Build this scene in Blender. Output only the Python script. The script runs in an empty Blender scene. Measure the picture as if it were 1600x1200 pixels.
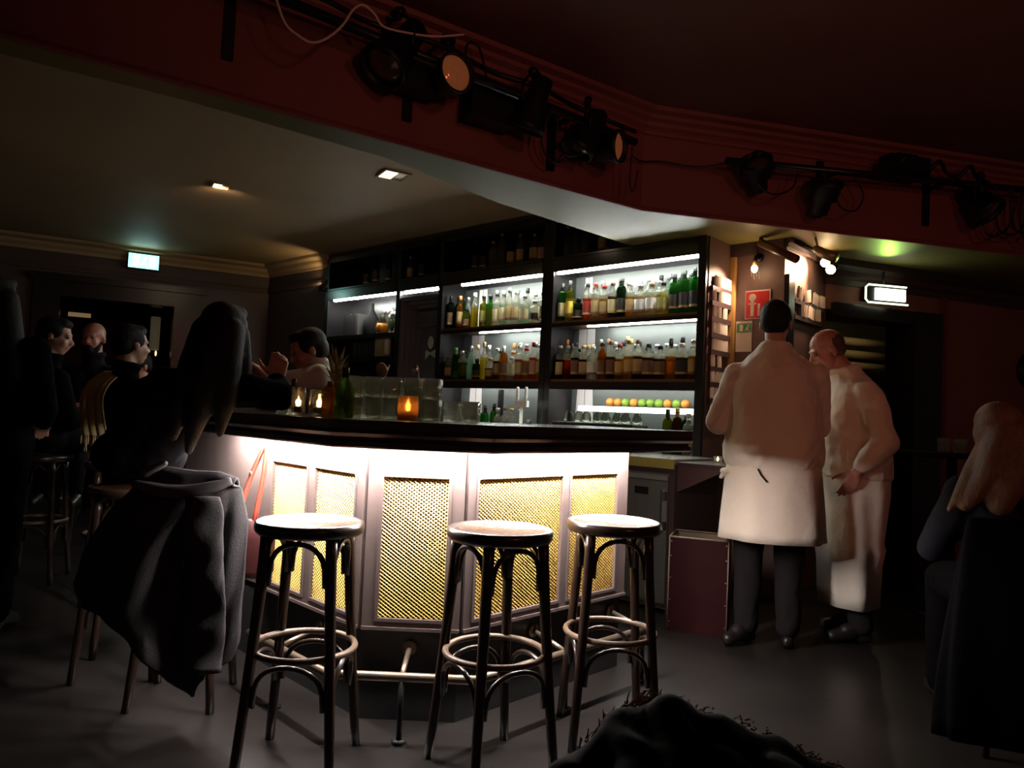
import bpy, bmesh, math, random
from mathutils import Vector, Matrix, noise as mnoise
SC = bpy.context.scene
COL = SC.collection
RND = random.Random(7)
rad = math.radians

# ------------------------------------------------------------------ camera, world, exposure
cam_d = bpy.data.cameras.new('camera')
cam = bpy.data.objects.new('camera', cam_d)
COL.objects.link(cam)
cam_d.sensor_width = 36.0
cam_d.lens = 36.0 * 1150 / 1600
cam_d.clip_start = 0.02
ROLL, PITCH = rad(2.5), rad(2.4)
_f = Vector((0, math.cos(PITCH), math.sin(PITCH)))
_u0 = Vector((0, -math.sin(PITCH), math.cos(PITCH)))
_r = Vector((1, 0, 0)) * math.cos(ROLL) + _u0 * math.sin(ROLL)
_u = Vector((-1, 0, 0)) * math.sin(ROLL) + _u0 * math.cos(ROLL)
M = Matrix((_r, _u, -_f)).transposed().to_4x4()
M.translation = (0, 0, 1.15)
cam.matrix_world = M
SC.camera = cam

world = bpy.data.worlds.new('world')
SC.world = world
world.use_nodes = True
bg = world.node_tree.nodes['Background']
bg.inputs['Color'].default_value = (1.0, 0.60, 0.48, 1)
bg.inputs['Strength'].default_value = 0.02
vs = SC.view_settings
SC.display_settings.display_device = 'sRGB'
vs.view_transform = 'Standard'
vs.look = 'None'
vs.gamma = 1
vs.use_curve_mapping = False
vs.exposure = 0.0
SC.cycles.max_bounces = 8
SC.cycles.transparent_max_bounces = 24
SC.cycles.sample_clamp_indirect = 4.0
SC.cycles.caustics_reflective = False
SC.cycles.caustics_refractive = False
SC.cycles.use_denoising = True

# brightness of the lamps and added fill spots (watts for lamps, radiance for glowing strips)
BAR_LED = 430.0
SHELF_LED = 120.0
ROOM_WARM = 20.0
ROOM_RED = 42.0
ROOM_UP = 40.0


def light(name, kind, loc, energy, color, size=0.1, rot=(0, 0, 0), size_y=None, spot=None, blend=0.4):
    d = bpy.data.lights.new(name, kind)
    d.energy = energy
    d.color = color
    if kind == 'AREA':
        d.size = size
        if size_y:
            d.shape = 'RECTANGLE'
            d.size_y = size_y
    else:
        d.shadow_soft_size = size
    if kind == 'SPOT':
        d.spot_size = spot or rad(60)
        d.spot_blend = blend
    o = bpy.data.objects.new(name, d)
    o.location = loc
    o.rotation_euler = rot
    COL.objects.link(o)
    return o


def aim(o, target):
    v = Vector(target) - o.location
    o.rotation_euler = v.to_track_quat('-Z', 'Y').to_euler()
    return o


# unseen red stage lamp and two added fill spots, behind and beside the camera
aim(light('stage_lamp_warm', 'SPOT', (-1.6, 0.2, 2.75), ROOM_WARM, (1.0, 0.34, 0.08), 0.12, spot=rad(26), blend=0.6), (1.75, 4.05, 1.45))  # added narrow spot, shaped to warm only the cooks
aim(light('stage_lamp_red', 'SPOT', (2.6, -1.2, 2.7), ROOM_RED, (1.0, 0.30, 0.20), 0.15, spot=rad(80), blend=0.9), (1.3, 4.4, 2.3))
aim(light('stage_uplight', 'SPOT', (1.2, -0.8, 1.75), ROOM_UP, (1.0, 0.40, 0.28), 0.2, spot=rad(115), blend=0.8), (1.4, 1.6, 3.6))  # added fill light to brighten the high ceiling and fascia

# ------------------------------------------------------------------ geometry helpers


class MB:
    """collects shapes; build() links them as one mesh object"""

    def __init__(self):
        self.v, self.f, self.m, self.s = [], [], [], []

    def add(self, verts, faces, mi=0, smooth=False, mat=None):
        b = len(self.v)
        if mat is not None:
            verts = [mat @ Vector(p) for p in verts]
        self.v += [tuple(p) for p in verts]
        for fc in faces:
            self.f.append([b + i for i in fc])
            self.m.append(mi)
            self.s.append(smooth)
        return self

    def box(self, c, s, rz=0.0, mi=0, mat=None):
        hx, hy, hz = s[0] / 2, s[1] / 2, s[2] / 2
        R = Matrix.Translation(c) @ Matrix.Rotation(rz, 4, 'Z')
        if mat is not None:
            R = mat @ R
        vs_ = [(x, y, z) for x in (-hx, hx) for y in (-hy, hy) for z in (-hz, hz)]
        fs = [(0, 1, 3, 2), (4, 6, 7, 5), (0, 4, 5, 1), (2, 3, 7, 6), (0, 2, 6, 4), (1, 5, 7, 3)]
        return self.add(vs_, fs, mi, False, R)

    def bbox(self, x0, x1, y0, y1, z0, z1, mi=0, mat=None):
        return self.box(((x0 + x1) / 2, (y0 + y1) / 2, (z0 + z1) / 2), (abs(x1 - x0), abs(y1 - y0), abs(z1 - z0)), 0, mi, mat)

    def prism(self, poly, z0, z1, mi=0, mi_bot=None, mi_side=None, mat=None):
        n = len(poly)
        a = sum(poly[i][0] * poly[(i + 1) % n][1] - poly[(i + 1) % n][0] * poly[i][1] for i in range(n))
        if a < 0:
            poly = poly[::-1]
        vs_ = [(p[0], p[1], z0) for p in poly] + [(p[0], p[1], z1) for p in poly]
        self.add(vs_, [list(range(n))[::-1]], mi if mi_bot is None else mi_bot, False, mat)
        b = len(self.v) - 2 * n
        self.f.append([b + n + i for i in range(n)])
        self.m.append(mi)
        self.s.append(False)
        for i in range(n):
            j = (i + 1) % n
            self.f.append([b + i, b + j, b + n + j, b + n + i])
            self.m.append(mi if mi_side is None else mi_side)
            self.s.append(False)
        return self

    def lathe(self, prof, seg=16, c=(0, 0, 0), mi=0, smooth=True, mat=None, mis=None):
        """prof: list of (radius, z); mis: material index per profile segment"""
        n = len(prof)
        vs_ = []
        for r, z in prof:
            for k in range(seg):
                a = 2 * math.pi * k / seg
                vs_.append((c[0] + r * math.cos(a), c[1] + r * math.sin(a), c[2] + z))
        for i in range(n - 1):
            fs = []
            for k in range(seg):
                k2 = (k + 1) % seg
                fs.append((i * seg + k, i * seg + k2, (i + 1) * seg + k2, (i + 1) * seg + k))
            if i == 0:
                self.add(vs_, fs, mis[i] if mis else mi, smooth, mat)
                base = len(self.v) - len(vs_)
            else:
                for fc in fs:
                    self.f.append([base + q for q in fc])
                    self.m.append(mis[i] if mis else mi)
                    self.s.append(smooth)
        for ring, flip in ((0, True), (n - 1, False)):
            if prof[ring][0] > 1e-5:
                idx = [base + ring * seg + k for k in range(seg)]
                self.f.append(idx[::-1] if flip else idx)
                self.m.append((mis[0] if flip else mis[-1]) if mis else mi)
                self.s.append(False)
        return self

    def tube(self, pts, r, seg=8, mi=0, closed=False, mat=None):
        """r: number or one per point"""
        pts = [Vector(p) for p in pts]
        n = len(pts)
        rs = r if isinstance(r, (list, tuple)) else [r] * n
        vs_ = []
        prev = None
        for i in range(n):
            if closed:
                t = pts[(i + 1) % n] - pts[i - 1]
            else:
                t = pts[min(i + 1, n - 1)] - pts[max(i - 1, 0)]
            if t.length < 1e-9:
                t = Vector((0, 0, 1))
            t.normalize()
            if prev is None:
                ref = Vector((0, 0, 1)) if abs(t.z) < 0.9 else Vector((1, 0, 0))
                a = t.cross(ref).normalized()
            else:
                a = (prev - t * prev.dot(t))
                a = a.normalized() if a.length > 1e-6 else t.orthogonal().normalized()
            prev = a
            b = t.cross(a)
            for k in range(seg):
                w = 2 * math.pi * k / seg
                vs_.append(pts[i] + (a * math.cos(w) + b * math.sin(w)) * rs[i])
        fs = []
        for i in range(n if closed else n - 1):
            i2 = (i + 1) % n
            for k in range(seg):
                k2 = (k + 1) % seg
                fs.append((i * seg + k, i * seg + k2, i2 * seg + k2, i2 * seg + k))
        if not closed:
            fs.append(list(range(seg))[::-1])
            fs.append([(n - 1) * seg + k for k in range(seg)])
        return self.add(vs_, fs, mi, True, mat)

    def ell(self, c, r, R=None, seg=16, rings=10, mi=0, mat=None):
        T = Matrix.Translation(c) @ (R.to_4x4() if R is not None else Matrix.Identity(4)) @ Matrix.Diagonal((r[0], r[1], r[2], 1))
        if mat is not None:
            T = mat @ T
        prof = [(math.sin(math.pi * i / rings), -math.cos(math.pi * i / rings)) for i in range(rings + 1)]
        vs_ = [(0, 0, -1)]
        for rr, z in prof[1:-1]:
            for k in range(seg):
                a = 2 * math.pi * k / seg
                vs_.append((rr * math.cos(a), rr * math.sin(a), z))
        vs_.append((0, 0, 1))
        fs = []
        for k in range(seg):
            fs.append((0, 1 + (k + 1) % seg, 1 + k))
        for i in range(rings - 2):
            for k in range(seg):
                k2 = (k + 1) % seg
                a, b = 1 + i * seg, 1 + (i + 1) * seg
                fs.append((a + k, a + k2, b + k2, b + k))
        a = 1 + (rings - 2) * seg
        for k in range(seg):
            fs.append((a + k, a + (k + 1) % seg, len(vs_) - 1))
        return self.add(vs_, fs, mi, True, T)

    def cap(self, p0, r0, p1, r1, seg=14, mi=0):
        """round-ended tapered limb"""
        p0, p1 = Vector(p0), Vector(p1)
        d = p1 - p0
        L = d.length
        if L < 1e-6:
            return self.ell(p0, (r0, r0, r0))
        q = d.to_track_quat('Z', 'Y').to_matrix().to_4x4()
        prof = []
        for i in range(6):
            a = math.pi / 2 * (1 - i / 5)
            prof.append((max(r0 * math.cos(a), 0.0), -r0 * math.sin(a)))
        for i in range(6):
            a = math.pi / 2 * i / 5
            prof.append((max(r1 * math.cos(a), 0.0), L + r1 * math.sin(a)))
        prof[0] = (r0 * 0.05, -r0)
        prof[-1] = (r1 * 0.05, L + r1)
        return self.lathe(prof, seg, (0, 0, 0), mi, True, Matrix.Translation(p0) @ q)

    def loft(self, rings, seg=32, mi=0, cap=True):
        """rings: (cx, cy, z, rx, ry, yaw, fold_amp, fold_n, phase)"""
        vs_ = []
        for g in rings:
            cx, cy, z, rx, ry = g[:5]
            yaw = g[5] if len(g) > 5 else 0
            am, fn, ph = g[6:9] if len(g) > 8 else (0, 0, 0)
            for k in range(seg):
                a = 2 * math.pi * k / seg
                s = 1 + am * math.sin(fn * a + ph) + am * 0.6 * math.sin((fn + 3) * a + ph * 1.7 + 1)
                x, y = rx * s * math.cos(a), ry * s * math.sin(a)
                vs_.append((cx + x * math.cos(yaw) - y * math.sin(yaw), cy + x * math.sin(yaw) + y * math.cos(yaw), z))
        n = len(rings)
        fs = []
        for i in range(n - 1):
            for k in range(seg):
                k2 = (k + 1) % seg
                fs.append((i * seg + k, i * seg + k2, (i + 1) * seg + k2, (i + 1) * seg + k))
        if cap:
            fs.append(list(range(seg))[::-1])
            fs.append([(n - 1) * seg + k for k in range(seg)])
        return self.add(vs_, fs, mi, True)

    def grid(self, fn, nu, nv, mi=0, smooth=True):
        vs_ = [fn(i / nu, j / nv) for j in range(nv + 1) for i in range(nu + 1)]
        fs = []
        for j in range(nv):
            for i in range(nu):
                a = j * (nu + 1) + i
                fs.append((a, a + 1, a + nu + 2, a + nu + 1))
        return self.add(vs_, fs, mi, smooth)

    def mesh(self, name, mats):
        me = bpy.data.meshes.new(name)
        me.from_pydata(self.v, [], self.f)
        for m in (mats if isinstance(mats, (list, tuple)) else [mats]):
            me.materials.append(m)
        me.polygons.foreach_set('material_index', self.m)
        me.polygons.foreach_set('use_smooth', self.s)
        me.update()
        return me

    def build(self, name, mats, parent=None, loc=None, rz=0.0):
        o = bpy.data.objects.new(name, self.mesh(name, mats))
        COL.objects.link(o)
        if parent is not None:
            o.parent = parent
        if loc is not None:
            o.location = loc
        o.rotation_euler.z = rz
        return o


def remeshed(mb, name, mats, parent=None, voxel=0.008, smooth=6, noise=None):
    """one continuous skin over overlapping shapes"""
    tmp = bpy.data.objects.new(name + '_t', mb.mesh(name + '_t', mats))
    COL.objects.link(tmp)
    m = tmp.modifiers.new('r', 'REMESH')
    m.mode = 'VOXEL'
    m.voxel_size = voxel
    m.use_smooth_shade = True
    if smooth:
        s = tmp.modifiers.new('s', 'SMOOTH')
        s.factor = 0.5
        s.iterations = smooth
    dg = bpy.context.evaluated_depsgraph_get()
    dg.update()
    me = bpy.data.meshes.new_from_object(tmp.evaluated_get(dg))
    me.name = name
    COL.objects.unlink(tmp)
    bpy.data.objects.remove(tmp)
    me.materials.clear()
    for mm in (mats if isinstance(mats, (list, tuple)) else [mats]):
        me.materials.append(mm)
    me.polygons.foreach_set('use_smooth', [True] * len(me.polygons))
    o = bpy.data.objects.new(name, me)
    COL.objects.link(o)
    if parent is not None:
        o.parent = parent
    return o


def wrinkle(o, amp, sx=7.0, sz=4.0):
    """soft cloth creases"""
    me = o.data
    nrm = [v.normal.copy() for v in me.vertices]
    for v, vn in zip(me.vertices, nrm):
        p = v.co.copy()
        a = mnoise.noise(Vector((p.x * sx + 0.8 * p.z * sz, p.y * sx, p.z * sz)))
        c = mnoise.noise(Vector((p.x * sx * 2.3 - p.z * sz * 1.5, p.y * sx * 2.3 + 4, p.z * sz * 2.6 + 7)))
        v.co = p + vn * (amp * (a + 0.6 * (0.5 - abs(c))))
    me.update()
    return o


def thing(name, label, cat, loc=(0, 0, 0), rz=0.0, group=None):
    o = bpy.data.objects.new(name, None)
    o.empty_display_size = 0.1
    COL.objects.link(o)
    o.location = loc
    o.rotation_euler.z = rz
    return tag(o, label, cat, group)


def tag(o, label, cat, group=None):
    o['label'] = label
    o['category'] = cat
    if group:
        o['group'] = group
    return o


def struct(o, label=None, cat=None):
    o['kind'] = 'structure'
    if label:
        o['label'] = label
        o['category'] = cat or o.name.split('_')[0]
    return o


def copy_tree(o, parent=None):
    c = o.copy()
    COL.objects.link(c)
    c.parent = parent
    for ch in list(o.children):
        copy_tree(ch, c)
    return c


def place(o, loc, rz, label, group=None):
    o.location = loc
    o.rotation_euler.z = rz
    o['label'] = label
    if group:
        o['group'] = group
    return o


def offs(pts, d):
    """polyline moved sideways to the right of its direction by d, mitred"""
    out = []
    n = len(pts)
    for i in range(n):
        p = Vector(pts[i][:2])
        ns = []
        for a, b in ((i - 1, i), (i, i + 1)):
            if 0 <= a and b < n:
                t = (Vector(pts[b][:2]) - Vector(pts[a][:2])).normalized()
                ns.append(Vector((t.y, -t.x)))
        if len(ns) == 1:
            m = ns[0]
        else:
            m = (ns[0] + ns[1]).normalized()
            m = m / m.dot(ns[0])
        out.append((p.x + m.x * d, p.y + m.y * d))
    return out


def sweep(mb, pts, prof, mi=0, smooth=False, ends=True):
    """prof: closed list of (offset, z) swept along a polyline"""
    cols = [offs(pts, o) for o, z in prof]
    n, k = len(pts), len(prof)
    vs_ = [(cols[j][i][0], cols[j][i][1], prof[j][1]) for i in range(n) for j in range(k)]
    fs = []
    for i in range(n - 1):
        for j in range(k):
            j2 = (j + 1) % k
            fs.append((i * k + j, i * k + j2, (i + 1) * k + j2, (i + 1) * k + j))
    if ends:
        fs.append(list(range(k))[::-1])
        fs.append([(n - 1) * k + j for j in range(k)])
    mb.add(vs_, fs, mi, smooth)
    return mb


def frame(loc, rz):
    return Matrix.Translation(loc) @ Matrix.Rotation(rz, 4, 'Z')


def smooth_path(pts, n=6):
    """Catmull-Rom through the points"""
    P = [Vector(p) for p in pts]
    P = [P[0] * 2 - P[1]] + P + [P[-1] * 2 - P[-2]]
    out = []
    for i in range(1, len(P) - 2):
        for k in range(n):
            t = k / n
            a, b, c, d = P[i - 1], P[i], P[i + 1], P[i + 2]
            out.append(0.5 * ((2 * b) + (c - a) * t + (2 * a - 5 * b + 4 * c - d) * t * t + (3 * b - a - 3 * c + d) * t ** 3))
    out.append(P[-2])
    return out


# ------------------------------------------------------------------ materials
_mc = {}


def mat(name, color, rough=0.5, metal=0.0, noise=0.0, nscale=8.0, bump=0.0, bscale=60.0, coat=0.0, sheen=0.0, emit=None, estr=0.0, spec=0.5, stretch=None):
    if name in _mc:
        return _mc[name]
    m = bpy.data.materials.new(name)
    m.use_nodes = True
    nt = m.node_tree
    b = nt.nodes['Principled BSDF']
    b.inputs['Base Color'].default_value = (*color, 1)
    b.inputs['Roughness'].default_value = rough
    b.inputs['Metallic'].default_value = metal
    b.inputs['Specular IOR Level'].default_value = spec
    if coat:
        b.inputs['Coat Weight'].default_value = coat
        b.inputs['Coat Roughness'].default_value = 0.12
    if sheen:
        b.inputs['Sheen Weight'].default_value = sheen
    if emit:
        b.inputs['Emission Color'].default_value = (*emit, 1)
        b.inputs['Emission Strength'].default_value = estr
    if noise or bump:
        tc = nt.nodes.new('ShaderNodeTexCoord')
        src = tc.outputs['Object']
        if stretch:
            mp = nt.nodes.new('ShaderNodeMapping')
            mp.inputs['Scale'].default_value = stretch
            nt.links.new(src, mp.inputs['Vector'])
            src = mp.outputs['Vector']
    if noise:
        nz = nt.nodes.new('ShaderNodeTexNoise')
        nz.inputs['Scale'].default_value = nscale
        nz.inputs['Detail'].default_value = 5
        nt.links.new(src, nz.inputs['Vector'])
        mx = nt.nodes.new('ShaderNodeMix')
        mx.data_type = 'RGBA'
        lo = [max(0, c * (1 - noise)) for c in color]
        hi = [min(1, c * (1 + noise)) for c in color]
        mx.inputs['A'].default_value = (*lo, 1)
        mx.inputs['B'].default_value = (*hi, 1)
        nt.links.new(nz.outputs['Fac'], mx.inputs['Factor'])
        nt.links.new(mx.outputs['Result'], b.inputs['Base Color'])
    if bump:
        n2 = nt.nodes.new('ShaderNodeTexNoise')
        n2.inputs['Scale'].default_value = bscale
        n2.inputs['Detail'].default_value = 4
        nt.links.new(src, n2.inputs['Vector'])
        bp = nt.nodes.new('ShaderNodeBump')
        bp.inputs['Strength'].default_value = bump
        bp.inputs['Distance'].default_value = 0.01
        nt.links.new(n2.outputs['Fac'], bp.inputs['Height'])
        nt.links.new(bp.outputs['Normal'], b.inputs['Normal'])
    _mc[name] = m
    return m


def glow(name, color, strength):
    if name in _mc:
        return _mc[name]
    m = bpy.data.materials.new(name)
    m.use_nodes = True
    nt = m.node_tree
    nt.nodes.clear()
    e = nt.nodes.new('ShaderNodeEmission')
    e.inputs['Color'].default_value = (*color, 1)
    e.inputs['Strength'].default_value = strength
    o = nt.nodes.new('ShaderNodeOutputMaterial')
    nt.links.new(e.outputs[0], o.inputs['Surface'])
    _mc[name] = m
    return m


def glass(name, color, clear=0.55, rough=0.03, milky=0.0):
    """coloured glass: part refracting, part plainly see-through"""
    if name in _mc:
        return _mc[name]
    m = bpy.data.materials.new(name)
    m.use_nodes = True
    nt = m.node_tree
    nt.nodes.clear()
    g = nt.nodes.new('ShaderNodeBsdfGlass')
    g.inputs['Color'].default_value = (*color, 1)
    g.inputs['Roughness'].default_value = rough
    g.inputs['IOR'].default_value = 1.45
    t = nt.nodes.new('ShaderNodeBsdfTransparent')
    t.inputs['Color'].default_value = (*[c ** 0.7 for c in color], 1)
    mx = nt.nodes.new('ShaderNodeMixShader')
    mx.inputs[0].default_value = clear
    nt.links.new(g.outputs[0], mx.inputs[1])
    nt.links.new(t.outputs[0], mx.inputs[2])
    if milky:
        df = nt.nodes.new('ShaderNodeBsdfTranslucent')
        df.inputs['Color'].default_value = (*color, 1)
        dg = nt.nodes.new('ShaderNodeBsdfDiffuse')
        dg.inputs['Color'].default_value = (*color, 1)
        md = nt.nodes.new('ShaderNodeMixShader')
        nt.links.new(df.outputs[0], md.inputs[1])
        nt.links.new(dg.outputs[0], md.inputs[2])
        m2 = nt.nodes.new('ShaderNodeMixShader')
        m2.inputs[0].default_value = milky
        nt.links.new(mx.outputs[0], m2.inputs[1])
        nt.links.new(md.outputs[0], m2.inputs[2])
        mx = m2
    o = nt.nodes.new('ShaderNodeOutputMaterial')
    nt.links.new(mx.outputs[0], o.inputs['Surface'])
    _mc[name] = m
    return m


BLACKWOOD = mat('black_lacquered_wood', (0.012, 0.010, 0.011), 0.28, noise=0.4, nscale=5, bump=0.05, bscale=30)
COUNTERWOOD = mat('dark_counter_wood', (0.016, 0.013, 0.013), 0.22, noise=0.5, nscale=4, bump=0.04, stretch=(1, 6, 1))
PANELGREY = mat('grey_mauve_panel_paint', (0.125, 0.094, 0.089), 0.45, noise=0.15, nscale=9, bump=0.08, bscale=40)
PLINTH = mat('scuffed_dark_plinth', (0.022, 0.022, 0.024), 0.42, noise=0.6, nscale=7, bump=0.15, bscale=25)
BRASSWEAVE = mat('golden_weave', (0.90, 0.60, 0.17), 0.4, metal=0.15, noise=0.12, nscale=60)
BENTWOOD = mat('dark_bentwood', (0.026, 0.014, 0.010), 0.3, noise=0.5, nscale=14, coat=0.3)
SEATWOOD = mat('polished_seat_wood', (0.16, 0.08, 0.05), 0.25, noise=0.35, nscale=9, coat=1.0, stretch=(1, 7, 1))
STEELRAIL = mat('worn_brass_rail', (0.24, 0.19, 0.14), 0.4, metal=0.8, noise=0.3, nscale=20)
FLOORM = mat('dark_worn_floor', (0.017, 0.0145, 0.0140), 0.30, noise=0.5, nscale=2.2, bump=0.12, bscale=14)
SLATE = mat('slate_door_paint', (0.15, 0.15, 0.175), 0.3, noise=0.2, nscale=6)
WALLDK = mat('dark_brown_wall_paint', (0.075, 0.045, 0.040), 0.6, noise=0.2, nscale=3)
WALLMAUVE = mat('mauve_wall_paint', (0.13, 0.075, 0.065), 0.55, noise=0.15, nscale=4)
CEILLOW = mat('ochre_brown_ceiling_paint', (0.38, 0.25, 0.13), 0.65, noise=0.12, nscale=2)
SOFFIT = mat('olive_cream_soffit_paint', (0.23, 0.205, 0.065), 0.5, noise=0.10, nscale=2)
CEILHIGH = mat('dark_red_brown_ceiling_paint', (0.19, 0.075, 0.06), 0.65, noise=0.15, nscale=2)
FASCIA = mat('oxblood_fascia_paint', (0.25, 0.080, 0.070), 0.5, noise=0.15, nscale=3)
BLACKMETAL = mat('matt_black_metal', (0.008, 0.008, 0.010), 0.5, metal=0.3, noise=0.3, nscale=10)
BLACKRUB = mat('black_rubber_cable', (0.010, 0.008, 0.009), 0.5, noise=0.2, nscale=20)
WHITECAB = mat('white_cable', (0.80, 0.62, 0.56), 0.5, noise=0.1, nscale=20)
MIRRORGREY = mat('grey_brushed_back_panel', (0.13, 0.14, 0.132), 0.42, metal=0.4, noise=0.12, nscale=6, stretch=(1, 1, 8))
PALEREFLECT = mat('pale_back_strip', (0.72, 0.66, 0.64), 0.5, noise=0.05, nscale=9)
SHELFWOOD = mat('brown_shelf_wood', (0.16, 0.075, 0.035), 0.4, noise=0.4, nscale=10, stretch=(1, 8, 8))
STEEL = mat('brushed_fridge_steel', (0.30, 0.29, 0.26), 0.35, metal=0.7, noise=0.15, nscale=6, stretch=(8, 8, 1))
OLIVEEDGE = mat('olive_yellow_edge', (0.36, 0.30, 0.07), 0.45, noise=0.15, nscale=10)
CABBROWN = mat('dark_brown_cabinet', (0.05, 0.028, 0.027), 0.5, noise=0.25, nscale=8)
CRATERED = mat('oxblood_crate_board', (0.030, 0.006, 0.007), 0.6, noise=0.3, nscale=9, spec=0.12)
CRATEEDGE = mat('worn_pale_crate_edge', (0.32, 0.24, 0.18), 0.5, noise=0.5, nscale=25)
CRATEIN = mat('bare_wood_inside', (0.17, 0.115, 0.07), 0.6, noise=0.3, nscale=10)
GOLDWOOD = mat('golden_door_jamb', (0.42, 0.23, 0.07), 0.35, noise=0.25, nscale=12, stretch=(6, 6, 1))
PAPER = mat('white_paper', (0.82, 0.74, 0.66), 0.7, noise=0.05, nscale=15)
REDPAPER = mat('red_sign_sheet', (0.62, 0.03, 0.035), 0.4, noise=0.08, nscale=15)
GREENPAPER = mat('green_sign_sheet', (0.05, 0.22, 0.06), 0.4, noise=0.08, nscale=15)
SKIN = mat('skin', (0.52, 0.29, 0.21), 0.5, noise=0.1, nscale=25)
SKINRED = mat('flushed_skin', (0.50, 0.22, 0.16), 0.45, noise=0.12, nscale=25)
DARKHAIR = mat('dark_hair', (0.008, 0.006, 0.0055), 0.65, noise=0.5, nscale=30, bump=0.5, bscale=90, stretch=(3, 3, 0.4), spec=0.25)
STUBBLE = mat('cropped_hair', (0.10, 0.06, 0.045), 0.7, noise=0.3, nscale=120)
BLONDE = mat('blonde_hair', (0.17, 0.09, 0.045), 0.4, noise=0.5, nscale=25, bump=0.6, bscale=70, stretch=(4, 4, 0.3))
JACKETW = mat('white_cotton_jacket', (0.80, 0.69, 0.58), 0.8, noise=0.06, nscale=14, bump=0.9, bscale=9, spec=0.2)
APRONW = mat('white_apron_cloth', (0.85, 0.77, 0.68), 0.8, noise=0.06, nscale=12, bump=0.9, bscale=8, spec=0.2)
DARKCLOTH = mat('dark_trouser_cloth', (0.012, 0.010, 0.011), 0.9, noise=0.2, nscale=20, spec=0.2)
BLACKCLOTH = mat('black_clothing', (0.0022, 0.002, 0.0028), 0.9, noise=0.2, nscale=15, spec=0.05)
NAVYCLOTH = mat('navy_clothing', (0.007, 0.007, 0.012), 0.9, noise=0.2, nscale=15, spec=0.2)
SHOE = mat('black_shoe_leather', (0.012, 0.010, 0.010), 0.35, noise=0.2, nscale=15)
SCARF = mat('beige_wool_scarf', (0.52, 0.40, 0.20), 0.9, noise=0.3, nscale=40, bump=0.4, bscale=150, stretch=(1, 1, 0.15))
SHIRTW = mat('pale_cotton_shirt', (0.62, 0.60, 0.52), 0.8, noise=0.06, nscale=12)
COATGREY = mat('charcoal_wool_coat', (0.060, 0.056, 0.060), 0.9, noise=0.2, nscale=60, bump=0.3, bscale=250, spec=0.2)
FURBLACK = mat('black_puffer_cloth', (0.0016, 0.0013, 0.0016), 0.85, noise=0.3, nscale=12, bump=0.3, bscale=18, spec=0.03)
FURTRIM = mat('brown_fur_trim', (0.17, 0.12, 0.10), 0.9, noise=0.6, nscale=50, bump=0.8, bscale=120)
# ================================================================== the room
ROOMB = [(-5.96, -0.32), (0.72, 4.36), (3.5, 5.06), (7.0, 5.94)]      # lower front edge of the beam
b = MB()
b.prism([(-9, -4), (8, -4), (8, 12), (-9, 12)], -0.1, 0.0)
struct(b.build('floor', FLOORM))
b = MB()
b.prism([(-5.96, -0.32), (0.72, 4.36), (3.5, 5.06), (7.0, 5.94), (7, 12), (-9, 12), (-9, -0.32)], 2.8, 2.9)
struct(b.build('ceiling', CEILLOW))
b = MB()
b.prism([(-5.96, -0.32), (0.70, 4.40), (3.5, 5.10), (7.0, 5.98), (8, 5.98), (8, -4), (-9, -4), (-9, -0.32)], 3.0, 3.1)
struct(b.build('ceiling_high', CEILHIGH))
b = MB()
b.prism(ROOMB + [(7, 9), (2.1, 9), (2.1, 5.95), (1.27, 5.02), (0.83, 5.33), (-0.14, 4.37), (-0.69, 3.67), (-1.42, 3.08), (-5.0, 0.7)], 2.42, 3.05)
struct(b.build('trim_beam', SOFFIT))
b = MB()
sweep(b, ROOMB, [(0.001, 2.40), (0.02, 2.40), (0.025, 2.41), (0.02, 2.425), (0.014, 2.43), (0.014, 2.999), (0.001, 2.999)])
struct(b.build('trim_fascia', FASCIA))
b = MB()
sweep(b, ROOMB, [(0.014, 2.86), (0.03, 2.865), (0.034, 2.88), (0.03, 2.90), (0.05, 2.91), (0.055, 2.93), (0.085, 2.945), (0.09, 2.965), (0.13, 2.975), (0.135, 2.999), (0.014, 2.999)])
struct(b.build('trim_fascia_cornice', FASCIA))

# shelving frame: local x runs to the right along the wall, y into the wall
SRZ = math.atan2(-0.671, 0.741)
SLOC = (1.26, 4.95, 0.0)
SM = frame(SLOC, SRZ)
b = MB()
b.bbox(-4.46, -0.03, 0.31, 0.45, 0, 2.8, mat=SM)
struct(b.build('wall_back', BLACKWOOD))
b = MB()
b.bbox(-5.70, -4.475, 0.0, 0.3, 0, 2.8, mat=SM)
struct(b.build('wall_side', WALLDK))
b = MB()
b.bbox(-0.03, 0.035, 0.02, 0.36, 0, 2.42, mat=SM)
b.bbox(-0.03, 0.415, 0.36, 1.16, 0, 2.42, mat=SM)
struct(b.build('wall_return', WALLMAUVE))
b = MB()   # golden timber jamb in the corner of the recess
b.bbox(0.037, 0.075, 0.325, 0.358, 0, 2.33, mat=SM)
struct(b.build('trim_golden_jamb', GOLDWOOD))
b = MB()   # dark trim under the soffit over the recess
b.bbox(0.04, 0.44, 0.325, 0.358, 2.335, 2.419, mat=SM)
b.bbox(0.417, 0.45, 0.325, 1.14, 2.36, 2.419, mat=SM)
b.bbox(0.417, 0.47, 0.325, 1.14, 2.385, 2.419, mat=SM)
struct(b.build('trim_recess_head', CABBROWN))
b = MB()
b.bbox(0.417, 0.45, 0.36, 0.46, 0.0, 2.18, mat=SM)
struct(b.build('trim_recess_corner', BLACKWOOD))

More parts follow.
